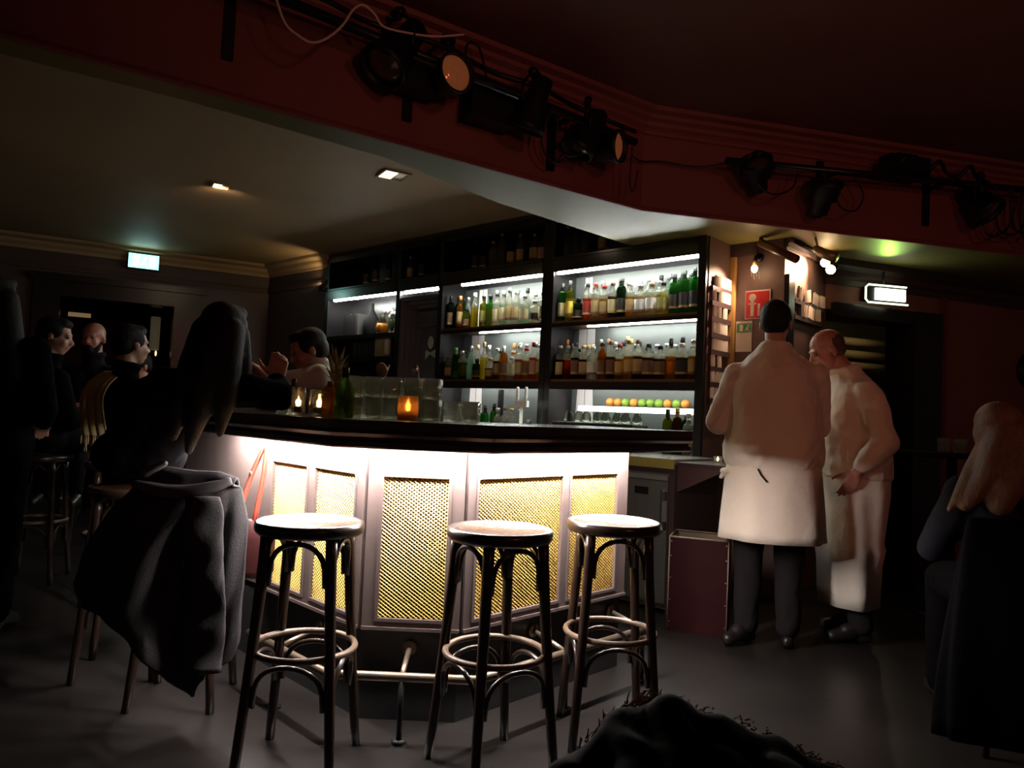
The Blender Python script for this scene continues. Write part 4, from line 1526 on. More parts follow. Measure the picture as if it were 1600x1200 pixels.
# wall lamp with bare golden bulb in the recess
wl = thing('wall_lamp', 'small bare golden bulb on a dark wall bracket above the red sign', 'lamp', SLOC, SRZ)
w = MB()
w.tube([(0.235, 0.357, 2.31), (0.235, 0.30, 2.31), (0.235, 0.285, 2.27)], 0.010, 8)
w.tube([(0.235, 0.359, 2.31), (0.235, 0.350, 2.31)], 0.03, 12)
w.build('bracket', BLACKMETAL, wl)
w = MB()
w.lathe([(0.014, 0.0), (0.014, 0.03), (0.006, 0.04)], 10, (0.235, 0.285, 2.245))
w.build('socket', GOLDWOOD, wl)
w = MB()
w.ell((0.235, 0.285, 2.222), (0.022, 0.022, 0.028), seg=14)
w.build('bulb', glow('golden_bulb', (1.0, 0.78, 0.45), 9.0), wl)
w = MB()
for k in range(4):
    x = 0.21 + 0.018 * k
    w.tube([(x, 0.29, 2.20), (x + 0.004, 0.29, 2.17 - 0.02 * (k % 2))], 0.003, 6)
w.build('glass_drops', CLEARG, wl)
light('wall_lamp_light', 'POINT', SM @ Vector((0.235, 0.26, 2.21)), 1.2, (1.0, 0.62, 0.32), 0.02)
aim(light('wall_lamp_beam', 'SPOT', SM @ Vector((0.235, 0.255, 2.20)), 32.0, (1.0, 0.68, 0.46), 0.02, spot=rad(95), blend=0.6), SM @ Vector((0.05, 0.17, 2.04)))

# wooden tube projecting from the soffit
hb = thing('hanging_batten', 'dark wooden batten slanting down from the soffit in front of the red sign wall', 'batten', (0, 0, 0))
w = MB()
p0, p1 = Vector((1.64, 4.93, 2.385)), Vector((1.74, 4.56, 2.20))
w.tube([p0, p1], 0.028, 12)
w.build('tube', mat('red_brown_batten', (0.11, 0.045, 0.03), 0.4, noise=0.3), hb)
w = MB()
w.tube([p0, (1.64, 4.93, 2.419)], 0.014, 8)
w.build('mount', BLACKMETAL, hb)

# twin spots on the track over the passage
tr = thing('track_light', 'twin-bulb ceiling track light glowing over the passage past the red sign', 'lamp', (0, 0, 0))
w = MB()
a, c = at_shelf(0.475, 0.40, 2.40), at_shelf(0.475, 1.10, 2.40)
w.tube([a, c], 0.014, 8)
w.build('track', BLACKMETAL, tr)
for k, (pos, dv) in enumerate((((2.20, 5.21, 2.335), (-0.75, -0.55, -0.35)), ((2.235, 5.20, 2.285), (-0.6, -0.6, -0.55)))):
    pos = Vector(pos)
    dv = Vector(dv).normalized()
    w = MB()
    w.tube([pos - dv * 0.09, pos - dv * 0.06, pos], [0.018, 0.034, 0.038], 14)
    w.tube([pos - dv * 0.07, (pos.x, pos.y, 2.415)], 0.007, 6)
    hd = w.build('spot_head', BLACKMETAL, tr)
    w = MB()
    w.ell(pos + dv * 0.006, (0.033, 0.033, 0.033), seg=14)
    w.build('bulb', glow('spot_bulb', (1.0, 0.66, 0.34), 30.0), hd)
    aim(light('spot_light', 'SPOT', pos + dv * 0.05, 26.0 if k == 0 else 14.0, (1.0, 0.60, 0.36), 0.03, spot=rad(100), blend=0.7), at_shelf(0.0, 0.18, 2.02) if k == 0 else at_shelf(0.3, 0.3, 1.7))
sp = thing('track_light', 'unlit dark track spotlight pointing down past the jamb, left of the glowing twin', 'lamp', (0, 0, 0))
w = MB()
w.tube([(1.98, 4.86, 2.35), (2.01, 4.80, 2.30), (2.07, 4.74, 2.26)], [0.02, 0.034, 0.036], 12)
w.tube([(1.99, 4.84, 2.34), (1.98, 4.86, 2.419)], 0.007, 6)
w.build('spot_head', mat('tarnished_brass', (0.30, 0.22, 0.12), 0.4, metal=0.6), sp)

# ---- exit signs
ex = thing('exit_light', 'glowing white emergency exit light in a bright frame above the dark doorway', 'sign', (2.80, 5.58, 2.185), rad(12))
w = MB()
w.bbox(-0.165, 0.175, -0.03, 0.03, -0.055, 0.055)
w.build('housing', BLACKMETAL, ex)
w = MB()
w.bbox(-0.095, 0.165, -0.042, -0.03, -0.045, 0.045)
w.build('lit_panel', glow('exit_panel_white', (0.90, 1.0, 0.72), 7.0), ex)
w = MB()
pts = [(0.175, -0.036, 0.066), (-0.155, -0.036, 0.066), (-0.178, -0.036, 0.045), (-0.178, -0.036, -0.045), (-0.155, -0.036, -0.068), (0.190, -0.036, -0.068)]
w.tube(pts, 0.007, 8)
w.build('bright_rim', glow('exit_rim', (0.85, 1.0, 0.62), 3.0), ex)
w = MB()
w.tube([(0.0, 0, 0.055), (0.0, 0, 0.235)], 0.008, 8)
w.build('hanger', BLACKMETAL, ex)
aim(light('exit_uplight', 'SPOT', (2.78, 5.46, 2.27), 7.0, (0.50, 1.0, 0.10), 0.01, spot=rad(60), blend=0.9), (2.53, 4.98, 2.42))
ex = thing('exit_sign', 'glowing green exit sign high on the far left wall', 'sign', (-4.14, 8.105, 2.66), LRZ)
w = MB()
w.bbox(-0.155, 0.155, -0.06, 0.02, -0.085, 0.085)
w.build('housing', BLACKMETAL, ex)
w = MB()
w.bbox(-0.150, 0.150, -0.064, -0.06, -0.078, 0.078)
w.build('lit_panel', glow('exit_panel_green', (0.30, 1.0, 0.85), 2.6), ex)
w = MB()   # running figure between two door symbols
w.bbox(-0.105, -0.045, -0.068, -0.064, -0.055, 0.055)
w.bbox(0.06, 0.115, -0.068, -0.064, -0.055, 0.055)
w.ell((0.02, -0.066, 0.045), (0.012, 0.002, 0.012), seg=10)
w.add([(-0.010, -0.067, 0.028), (0.020, -0.067, 0.030), (0.014, -0.067, 0.0), (0.034, -0.067, -0.05), (0.022, -0.067, -0.052), (0.002, -0.067, -0.015), (-0.022, -0.067, -0.048), (-0.030, -0.067, -0.040), (-0.006, -0.067, 0.0)],
      [(0, 8, 2, 1), (8, 5, 2), (2, 5, 4, 3), (8, 7, 6, 5)])
w.build('white_symbol', glow('exit_symbol', (0.85, 1.0, 0.98), 5.0), ex)
aim(light('exit_sign_light', 'AREA', (-4.08, 7.98, 2.66), 0.35, (0.45, 1.0, 0.9), 0.25), (-3.6, 7.2, 2.4))

# ---- recessed ceiling downlights
for k, (x, y, s, e, tgt, lb) in enumerate([(-0.895, 5.11, 0.085, 30.0, (-0.2, 4.4, 0.9), 'bright square recessed ceiling downlight above the bar, nearer the beam'),
                                           (-2.28, 5.54, 0.055, 9.0, (-3.2, 8.0, 2.6), 'small dim recessed ceiling downlight, farther from the beam')]):
    t = thing('downlight', lb, 'lamp', (x, y, 2.8), rad(30))
    w = MB()
    for (xa, xb_, ya, yb_) in ((-s - 0.015, s + 0.015, -s - 0.015, -s), (-s - 0.015, s + 0.015, s, s + 0.015), (-s - 0.015, -s, -s, s), (s, s + 0.015, -s, s)):
        w.bbox(xa, xb_, ya, yb_, -0.012, 0.0)
    w.build('trim_ring', CEILLOW, t)
    w = MB()
    w.bbox(-s, s * 0.1, -s, s, -0.006, 0.0, mi=0)
    w.bbox(s * 0.1, s, -s, s, -0.004, 0.0, mi=1)
    w.build('reflector', [glow('downlight_glow%d' % k, (1.0, 0.82, 0.58), 6.0 if k == 0 else 2.5), mat('dull_reflector', (0.4, 0.33, 0.2), 0.3, metal=0.7)], t)
    aim(light('downlight_lamp', 'SPOT', (x, y, 2.78), e, (1.0, 0.74, 0.46), 0.03, spot=rad(125), blend=0.8), tgt)

wl = thing('uplight', 'tiny added uplight on the wall beside the left shelving bay, brightening the cornice', 'lamp', SLOC, SRZ)  # made-up fixture, added for the glow on the cornice
w = MB()
w.lathe([(0.018, 0), (0.022, 0.01), (0.022, 0.05), (0.018, 0.05), (0.002, 0.04)], 14, (-4.52, -0.05, 2.40))
w.tube([(-4.52, -0.05, 2.41), (-4.52, 0.0, 2.41)], 0.006, 8)
w.build('housing', BLACKMETAL, wl)
aim(light('added_uplight_lamp', 'SPOT', SM @ Vector((-4.52, -0.05, 2.46)), 4.0, (1.0, 0.78, 0.42), 0.01, spot=rad(130), blend=0.5), SM @ Vector((-5.2, -0.6, 2.95)))

# ---- crate
cr = thing('crate', 'open red-brown crate with worn pale edges standing on the floor below the side flap', 'crate', (0.915, 4.125, 0), rad(-20))
W_, D_, H_ = 0.315, 0.27, 0.515
w = MB()
w.bbox(0, W_, 0, 0.014, 0, H_)
w.bbox(0, W_, D_ - 0.014, D_, 0, H_)
w.bbox(0, 0.014, 0.014, D_ - 0.014, 0, H_)
w.bbox(W_ - 0.014, W_, 0.014, D_ - 0.014, 0, H_)
w.build('sides', CRATERED, cr)
w = MB()
w.bbox(0.015, W_ - 0.015, 0.015, D_ - 0.015, 0.30, 0.32)
for (xa, xb_, ya, yb_) in ((0.015, 0.018, 0.015, D_ - 0.015), (W_ - 0.018, W_ - 0.015, 0.015, D_ - 0.015), (0.018, W_ - 0.018, D_ - 0.018, D_ - 0.015)):
    w.bbox(xa, xb_, ya, yb_, 0.32, H_ - 0.004)
w.build('lining', CRATEIN, cr)
w = MB()
e = 0.004
for (x, y) in ((0, 0), (W_, 0), (0, D_), (W_, D_)):
    w.tube([(x, y, 0.01), (x, y, H_)], e * 0.8, 6)
for p, q in (((0, 0), (W_, 0)), ((W_, 0), (W_, D_)), ((W_, D_), (0, D_)), ((0, D_), (0, 0))):
    w.tube([(p[0], p[1], H_), (q[0], q[1], H_)], e * 1.2, 6)
w.build('worn_edges', CRATEEDGE, cr)
w = MB()
for z in (0.05, 0.17, 0.29, 0.41, 0.49):
    for x in (0.010, W_ - 0.010):
        w.ell((x, -0.001, z), (0.004, 0.003, 0.004), seg=8, rings=5)
w.build('rivets', CRATEEDGE, cr)

# candle glass on the side flap
t = thing('tealight', 'tiny glinting tealight glass on the brown side flap beside the taller cook', 'candle', at_shelf(0.30, -0.30, 0.91))
w = MB()
w.lathe([(0.020, 0), (0.024, 0.004), (0.026, 0.04), (0.024, 0.04), (0.019, 0.008), (0.002, 0.006)], 14)
w.build('glass', CLEARG, t)
w = MB()
w.lathe([(0.001, 0.012), (0.006, 0.02), (0.001, 0.036)], 8)
w.build('flame', FLAME, t)
# ================================================================== people
V = Vector


def basis(f, up=(0, 0, 1)):
    f = V(f).normalized()
    r = f.cross(V(up)).normalized()
    u = r.cross(f)
    return Matrix((r, f, u)).transposed()


def head_parts(w, c, R, s=1.0):
    def q(x, y, z):
        return V(c) + R @ (V((x, y, z)) * s)
    w.ell(q(0, -0.012, 0.035), (0.076 * s, 0.096 * s, 0.082 * s), R)
    w.ell(q(0, 0.022, -0.028), (0.060 * s, 0.068 * s, 0.084 * s), R)
    w.ell(q(0, 0.042, -0.082), (0.038 * s, 0.040 * s, 0.030 * s), R)
    w.ell(q(0, 0.076, 0.024), (0.050 * s, 0.018 * s, 0.012 * s), R)
    for e in (-1, 1):
        w.ell(q(0.036 * e, 0.062, -0.030), (0.022 * s, 0.024 * s, 0.026 * s), R)
        w.ell(q(0.078 * e, -0.006, -0.012), (0.008 * s, 0.019 * s, 0.032 * s), R)
        w.ell(q(0.014 * e, 0.100, -0.034), (0.009 * s, 0.010 * s, 0.008 * s), R)
    w.cap(q(0, 0.086, 0.012), 0.008 * s, q(0, 0.110, -0.028), 0.011 * s)
    w.ell(q(0, 0.088, -0.057), (0.023 * s, 0.010 * s, 0.006 * s), R)
    w.ell(q(0, 0.086, -0.068), (0.020 * s, 0.010 * s, 0.006 * s), R)


def hand_parts(w, wr, d, nrm, side, curl=0.35, s=1.0):
    """wr wrist, d towards the fingertips, nrm out of the palm, side=+1 puts the thumb along d x nrm"""
    d = V(d).normalized()
    nrm = (V(nrm) - d * d.dot(V(nrm))).normalized()
    t = d.cross(nrm) * side
    wr = V(wr)
    w.cap(wr - d * 0.03 * s, 0.026 * s, wr + d * 0.01 * s, 0.025 * s, 10)
    for k, (o, ln, r0) in enumerate(((0.030, 0.072, 0.0090), (0.010, 0.080, 0.0092), (-0.011, 0.074, 0.0088), (-0.030, 0.057, 0.0078))):
        kn = wr + d * (0.085 - 0.004 * abs(k - 1)) * s + t * o * s
        w.cap(wr + t * o * 0.55 * s, 0.016 * s, kn, 0.0125 * s, 8)
        p, a = kn, curl * (0.55 + 0.12 * k)
        dd = d
        for j, fr in enumerate((0.46, 0.30, 0.24)):
            dd = (d * math.cos(a) + nrm * math.sin(a)).normalized()
            e = p + dd * ln * fr * s
            w.cap(p, (r0 - 0.0006 * j) * s, e, (r0 - 0.0006 * (j + 1)) * s, 8)
            p = e
            a += curl * (1.0 + 0.1 * k)
    p = wr + d * 0.018 * s + t * 0.022 * s
    for j, (ln, off) in enumerate(((0.044, 0.85), (0.032, 0.55), (0.026, 0.35))):
        dd = (d * (1 - off * 0.45) + t * off + nrm * (0.25 + 0.25 * j * curl)).normalized()
        e = p + dd * ln * s
        w.cap(p, (0.0125 - 0.0012 * j) * s, e, (0.0112 - 0.0013 * j) * s, 8)
        p = e


def build_person(label, loc, rz, J, skin=SKIN, top=BLACKCLOTH, legs=DARKCLOTH, hair=None, group=None, voxel=0.010, fat=1.0, torso=None, sleeves=(True, True), extra=None, hands=True, eyes=False):
    t = thing('person', label, 'person', loc, rz, group)
    Rh = basis(J['look'], J.get('up', (0, 0, 1)))
    hd, nk, ch, pv = V(J['head']), V(J['neck']), V(J['chest']), V(J['pelvis'])
    w = MB()
    head_parts(w, hd, Rh)
    w.cap(hd + Rh @ V((0, -0.025, -0.07)), 0.052, nk, 0.058)
    ax = (V(J['shR']) - V(J['shL'])).normalized()
    w.cap(ch - ax * 0.055, 0.098 * fat, pv - ax * 0.05, 0.095 * fat)
    w.cap(ch + ax * 0.055, 0.098 * fat, pv + ax * 0.05, 0.095 * fat)
    w.cap(nk, 0.055, ch, 0.08)
    w.cap(V(J['shL']), 0.050, V(J['shR']), 0.050)
    for sd in 'LR':
        w.cap(J['sh' + sd], 0.050, J['el' + sd], 0.038)
        w.cap(J['el' + sd], 0.038, J['wr' + sd], 0.027)
        if hands:
            hk = J.get('hand' + sd) or ((V(J['wr' + sd]) - V(J['el' + sd])), (0, 0, -1))
            hand_parts(w, J['wr' + sd], hk[0], hk[1], hk[3] if len(hk) > 3 else (-1 if sd == 'L' else 1), hk[2] if len(hk) > 2 else 0.4)
        w.cap(J['hip' + sd], 0.085, J['kn' + sd], 0.056)
        w.cap(J['kn' + sd], 0.054, J['an' + sd], 0.038)
        w.cap(J['an' + sd], 0.036, J['toe' + sd], 0.026)
    remeshed(w, 'body', skin, t, voxel, 3)
    # trousers
    w = MB()
    for sd in 'LR':
        w.cap(J['hip' + sd], 0.104 * fat, J['kn' + sd], 0.074)
        w.cap(J['kn' + sd], 0.074, V(J['an' + sd]) + V((0, 0, 0.015)), 0.062)
    w.cap(J['hipL'], 0.112 * fat, J['hipR'], 0.112 * fat)
    w.cap(pv - ax * 0.05, 0.108 * fat, pv + ax * 0.05, 0.108 * fat)
    wrinkle(remeshed(w, 'trousers', legs, t, 0.012, 4), 0.010, 8.0, 5.0)
    for sd in 'LR':
        w = MB()
        a, e = V(J['an' + sd]), V(J['toe' + sd])
        w.cap(a + V((0, 0, 0.01)), 0.044, a + (e - a) * 0.5 + V((0, 0, 0.004)), 0.041)
        w.cap(a + (e - a) * 0.3 + V((0, 0, -0.01)), 0.042, e, 0.034)
        h = a - (e - a).normalized() * 0.035
        w.cap((h.x, h.y, e.z), 0.032, (a.x, a.y, e.z), 0.034)
        remeshed(w, 'shoe', SHOE, t, 0.008, 4)
    # top
    w = MB()
    if torso:
        w.loft(torso, 40)
    else:
        w.cap(ch - ax * 0.06, 0.118 * fat, pv - ax * 0.055, 0.118 * fat)
        w.cap(ch + ax * 0.06, 0.118 * fat, pv + ax * 0.055, 0.118 * fat)
        w.cap(nk - V((0, 0, 0.02)), 0.070, ch, 0.10)
        w.cap(V(J['shL']), 0.070, V(J['shR']), 0.070)
    sr = 0.074 if torso else 0.066
    for sd, on in zip('LR', sleeves):
        wr = V(J['wr' + sd])
        el = V(J['el' + sd])
        w.cap(J['sh' + sd], sr * 1.02, el, sr * 0.88)
        if on:
            m1 = el + (wr - el) * 0.45
            w.cap(el, sr * 0.88, m1, sr * 0.74)
            w.cap(m1, sr * 0.76, el + (wr - el) * 0.80, sr * 0.64)
    # folded collar
    n = 18
    cz = nk + (hd - nk) * 0.22
    w.tube([cz + V((0.066 * math.cos(2 * math.pi * k / n), 0.066 * math.sin(2 * math.pi * k / n) - 0.005, 0.012 * -math.sin(2 * math.pi * k / n))) for k in range(n)], 0.017, 8, closed=True)
    wrinkle(remeshed(w, 'jacket' if torso else 'top', top, t, 0.009 if torso else 0.012, 12 if torso else 6), 0.017 if torso else 0.010)
    if hair:
        w = MB()
        hair[0](w, hd, Rh)
        remeshed(w, hair[1], hair[2], t, hair[3] if len(hair) > 3 else 0.008, 3)
    if eyes:
        for e in (-1, 1):
            w = MB()
            w.ell(hd + Rh @ V((0.031 * e, 0.077, 0.006)), (0.0125, 0.0125, 0.010), Rh, 12, 8, 0)
            w.ell(hd + Rh @ V((0.031 * e, 0.0875, 0.006)), (0.005, 0.003, 0.005), Rh, 10, 6, 1)
            w.build('eye', [mat('eye_white', (0.22, 0.17, 0.15), 0.4), mat('eye_pupil', (0.02, 0.012, 0.01), 0.2)], t)
    if extra:
        extra(t)
    return t


def hair_short(w, c, R):
    def q(x, y, z):
        return V(c) + R @ V((x, y, z))
    w.ell(q(0, -0.022, 0.045), (0.082, 0.096, 0.082), R)
    w.ell(q(0, -0.050, 0.000), (0.078, 0.066, 0.075), R)
    w.ell(q(0, 0.030, 0.088), (0.060, 0.055, 0.035), R)
    for e in (-1, 1):
        w.ell(q(0.060 * e, 0.000, 0.030), (0.022, 0.050, 0.050), R)


def hair_stubble(w, c, R):
    def q(x, y, z):
        return V(c) + R @ V((x, y, z))
    w.ell(q(0, -0.028, 0.030), (0.0775, 0.0835, 0.070), R)
    w.ell(q(0, -0.046, -0.006), (0.070, 0.058, 0.058), R)


def hair_beard(w, c, R):
    def q(x, y, z):
        return V(c) + R @ V((x, y, z))
    w.ell(q(0, 0.048, -0.098), (0.048, 0.046, 0.034), R)
    w.ell(q(0, 0.086, -0.080), (0.030, 0.018, 0.020), R)
    for e in (-1, 1):
        w.cap(q(0.066 * e, 0.012, -0.03), 0.010, q(0.044 * e, 0.045, -0.085), 0.022)
        w.cap(q(0.004 * e, 0.098, -0.047), 0.006, q(0.030 * e, 0.082, -0.062), 0.007)


def hair_long(drops):
    def f(w, c, R):
        hair_short(w, c, R)
        for pts in drops:
            for (p0, r0), (p1, r1) in zip(pts, pts[1:]):
                w.cap(V(c) + V(p0), r0, V(c) + V(p1), r1)
    return f


# --- taller cook in white, back to the room
def cook1_extra(t):
    w = MB()
    rings = []
    for z, rx, ry, am in ((0.555, 0.272, 0.205, 0.030), (0.60, 0.268, 0.203, 0.030), (0.70, 0.262, 0.200, 0.024), (0.80, 0.254, 0.194, 0.016), (0.90, 0.245, 0.186, 0.008), (0.965, 0.238, 0.178, 0.002)):
        rings.append((0.0, 0.0, z, rx, ry, 0.0, am, 6, 0.6))
    w.loft(rings, 72, cap=False)
    a = w.build('apron', JACKETW, t)
    sm = a.modifiers.new('thick', 'SOLIDIFY')
    sm.thickness = 0.006
    w = MB()   # dark pocket slit at the back
    w.tube([(-0.105, -0.176, 0.93), (-0.09, -0.183, 0.90), (-0.06, -0.190, 0.865)], 0.004, 6)
    w.build('pocket_slit', DARKCLOTH, a)
    w = MB()
    w.ell((-0.245, -0.02, 0.90), (0.03, 0.05, 0.02))
    w.cap((-0.25, -0.02, 0.895), 0.016, (-0.27, -0.04, 0.87), 0.010)
    w.build('apron_knot', JACKETW, a)


J1 = dict(head=(0.0, 0.045, 1.705), look=(0.30, 1, -0.12), neck=(0.0, 0.0, 1.545), chest=(0, 0.0, 1.33), pelvis=(0, 0, 0.98),
          shL=(-0.188, 0, 1.418), elL=(-0.285, 0.03, 1.165), wrL=(-0.13, 0.25, 1.12), shR=(0.188, 0, 1.418), elR=(0.235, 0.06, 1.155), wrR=(0.12, 0.27, 1.09),
          handL=((0.6, 0.8, 0.05), (0.2, 0, -1), 0.6), handR=((-0.5, 0.85, 0.1), (0, 0.1, -1), 0.6),
          hipL=(-0.105, 0, 0.94), knL=(-0.11, 0.03, 0.50), anL=(-0.115, 0.0, 0.085), toeL=(-0.215, -0.085, 0.036),
          hipR=(0.105, 0, 0.94), knR=(0.10, 0.03, 0.50), anR=(0.095, 0.0, 0.085), toeR=(0.125, 0.14, 0.036))
T1 = [(0, 0.0, 0.93, 0.236, 0.178, 0, 0.006, 5, 1), (0, 0.0, 0.99, 0.252, 0.190, 0, 0.016, 5, 1), (0, 0, 1.08, 0.250, 0.186, 0, 0.014, 5, 1), (0, 0, 1.22, 0.240, 0.176, 0, 0.010, 5, 1), (0, 0, 1.36, 0.236, 0.160, 0, 0.006, 5, 1),
      (0, 0, 1.45, 0.218, 0.138), (0, 0, 1.51, 0.160, 0.112), (0, 0.0, 1.555, 0.095, 0.085), (0, 0.005, 1.585, 0.072, 0.074)]
build_person('taller cook with short dark hair, back to the room, in long white jacket and apron', (1.405, 3.92, 0.0), rad(-10), J1,
             skin=SKIN, top=JACKETW, legs=DARKCLOTH, hair=(hair_short, 'hair', DARKHAIR, 0.007), voxel=0.007, torso=T1, extra=cook1_extra, fat=1.12)


# --- bald cook in white, leaning in, long apron
def cook2_extra(t):
    w = MB()
    rings = []
    for z, rx, ry, cy, am in ((0.195, 0.200, 0.150, 0.02, 0.050), (0.28, 0.203, 0.152, 0.02, 0.055), (0.42, 0.208, 0.158, 0.02, 0.045), (0.50, 0.215, 0.168, 0.015, 0.065), (0.54, 0.210, 0.160, 0.015, 0.045), (0.62, 0.214, 0.162, 0.01, 0.05), (0.74, 0.218, 0.168, 0.005, 0.055), (0.80, 0.222, 0.172, 0.003, 0.045), (0.87, 0.222, 0.172, 0.0, 0.02), (0.97, 0.218, 0.172, 0.0, 0.006)):
        rings.append((0.0, cy, z, rx, ry, 0.0, am, 4, 0.9 + z * 3.2))
    w.loft(rings, 72, cap=False)
    a = w.build('apron', APRONW, t)
    sm = a.modifiers.new('thick', 'SOLIDIFY')
    sm.thickness = 0.006


J2 = dict(head=(0.0, 0.165, 1.590), look=(-0.10, 0.90, -0.42), neck=(0.0, 0.055, 1.455), chest=(0, 0.035, 1.25), pelvis=(0, 0, 0.95),
          shL=(-0.178, -0.005, 1.345), elL=(-0.265, -0.075, 1.095), wrL=(-0.262, 0.060, 0.930), shR=(0.178, 0.045, 1.345), elR=(0.24, 0.05, 1.10), wrR=(0.13, 0.24, 1.02),
          handL=((0.10, 0.42, -0.88), (0.95, 0.15, 0.05), 0.27, -1), handR=((-0.5, 0.8, 0.0), (0, 0.1, -1), 0.5),
          hipL=(-0.095, 0, 0.93), knL=(-0.095, 0.03, 0.50), anL=(-0.10, -0.02, 0.085), toeL=(-0.12, 0.13, 0.036),
          hipR=(0.095, 0, 0.93), knR=(0.10, 0.02, 0.50), anR=(0.11, -0.04, 0.085), toeR=(0.13, 0.11, 0.036))
T2 = [(0, 0.0, 0.885, 0.226, 0.182, 0, 0.012, 5, 2), (0, 0.005, 0.96, 0.226, 0.186, 0, 0.012, 5, 2), (0, 0.012, 1.08, 0.204, 0.182, 0, 0.010, 5, 2), (0, 0.03, 1.22, 0.208, 0.172, 0, 0.008, 5, 2), (0, 0.036, 1.33, 0.202, 0.150, 0, 0.004, 5, 2),
      (0, 0.042, 1.40, 0.170, 0.120), (0, 0.05, 1.455, 0.095, 0.088), (0, 0.062, 1.49, 0.072, 0.072)]
build_person('bald cook leaning in, left hand hanging, in white shirt and long pale apron', (1.935, 4.12, 0.0), rad(80), J2,
             skin=SKINRED, top=JACKETW, legs=DARKCLOTH, hair=(hair_stubble, 'hair', STUBBLE, 0.007), voxel=0.006, torso=T2, extra=cook2_extra, eyes=True, fat=0.95)


# --- bartender stooping behind the bar
JB = dict(head=(-0.12, -0.02, 1.455), look=(-0.75, -0.35, -0.35), neck=(-0.045, 0.0, 1.36), chest=(0.02, 0.0, 1.21), pelvis=(0.12, 0.02, 0.95),
          shL=(-0.02, -0.16, 1.30), elL=(-0.20, -0.25, 1.26), wrL=(-0.27, -0.38, 1.32), shR=(0.0, 0.17, 1.29), elR=(-0.12, 0.26, 1.20), wrR=(-0.22, 0.12, 1.245),
          handL=((-0.5, -0.6, 0.3), (0.2, 0, -1), 0.5), handR=((-0.7, -0.6, 0.0), (0, 0, -1), 0.6),
          hipL=(0.11, -0.09, 0.93), knL=(0.08, -0.10, 0.50), anL=(0.12, -0.10, 0.085), toeL=(0.0, -0.13, 0.036),
          hipR=(0.12, 0.11, 0.93), knR=(0.08, 0.12, 0.50), anR=(0.12, 0.12, 0.085), toeR=(0.0, 0.14, 0.036))
build_person('bartender in a pale T-shirt stooping behind the bar beside the pineapple', (-1.01, 4.07, 0), 0, JB, skin=SKINRED, top=SHIRTW, hair=(hair_short, 'hair', DARKHAIR, 0.009), voxel=0.009, sleeves=(False, False), eyes=True)

# --- woman with long dark hair on the stool by the bar end
JW = dict(head=(0.055, 0.03, 1.430), look=(0.35, 1, -0.05), neck=(0.01, 0.0, 1.285), chest=(-0.16, 0.07, 1.15), pelvis=(-0.345, 0.19, 0.92),
          shL=(-0.175, -0.0, 1.215), elL=(0.215, 0.13, 1.165), wrL=(0.190, 0.10, 1.335), shR=(0.175, 0.0, 1.205), elR=(0.275, 0.10, 1.185), wrR=(0.232, 0.15, 1.255),
          handL=((-0.35, 0.05, 0.6), (-0.8, 0.3, 0), 0.7), handR=((0.0, 0.2, 0.9), (-0.3, 0.9, 0), 0.7),
          hipL=(-0.44, 0.20, 0.912), knL=(-0.60, 0.52, 0.87), anL=(-0.56, 0.44, 0.44), toeL=(-0.62, 0.55, 0.40),
          hipR=(-0.26, 0.21, 0.912), knR=(-0.40, 0.52, 0.87), anR=(-0.38, 0.44, 0.44), toeR=(-0.42, 0.55, 0.40))
JW['elL'] = (-0.27, 0.18, 1.05)
JW['wrL'] = (-0.14, 0.30, 1.175)
JW['handL'] = ((0.6, 0.7, 0.05), (0, 0, -1), 0.2)
drw = [[((-0.05, -0.07, 0.0), 0.060), ((-0.075, -0.12, -0.15), 0.055), ((-0.10, -0.15, -0.30), 0.045), ((-0.12, -0.15, -0.42), 0.018)], [((0.04, -0.07, 0.0), 0.060), ((0.055, -0.11, -0.15), 0.055), ((0.06, -0.13, -0.29), 0.042), ((0.05, -0.13, -0.40), 0.016)],
       [((0.0, -0.09, 0.0), 0.06), ((-0.01, -0.135, -0.16), 0.06), ((-0.03, -0.165, -0.34), 0.045), ((-0.05, -0.165, -0.47), 0.016)], [((0.075, -0.02, 0.0), 0.028), ((0.095, -0.03, -0.14), 0.030), ((0.10, -0.05, -0.24), 0.024)]]
build_person('woman in black with long dark hair sitting at the bar, back to the room', (-1.222, 2.945, 0), 0, JW, skin=SKIN, top=BLACKCLOTH, legs=BLACKCLOTH, hair=(hair_long(drw), 'hair', DARKHAIR, 0.009), voxel=0.008, sleeves=(True, True), fat=0.92)


# --- the group in the gloom on the left
def seated(hz, look=(0, 1, 0), wl=None, wr=None, hand=None):
    sz = hz - 0.27
    j = dict(head=(0, 0.03, hz), look=look, neck=(0, 0, hz - 0.155), chest=(0, 0, hz - 0.34), pelvis=(0, 0, 0.905),
             shL=(-0.18, 0, sz), elL=(-0.235, 0.06, sz - 0.26), wrL=(-0.12, 0.27, sz - 0.24), shR=(0.18, 0, sz), elR=(0.235, 0.06, sz - 0.26), wrR=(0.12, 0.27, sz - 0.24),
             hipL=(-0.10, 0.02, 0.898), knL=(-0.13, 0.42, 0.875), anL=(-0.12, 0.36, 0.44), toeL=(-0.13, 0.48, 0.40),
             hipR=(0.10, 0.02, 0.898), knR=(0.13, 0.42, 0.875), anR=(0.12, 0.36, 0.44), toeR=(0.13, 0.48, 0.40))
    if wl:
        j['wrL'] = wl
    if wr:
        j['wrR'] = wr
    return j


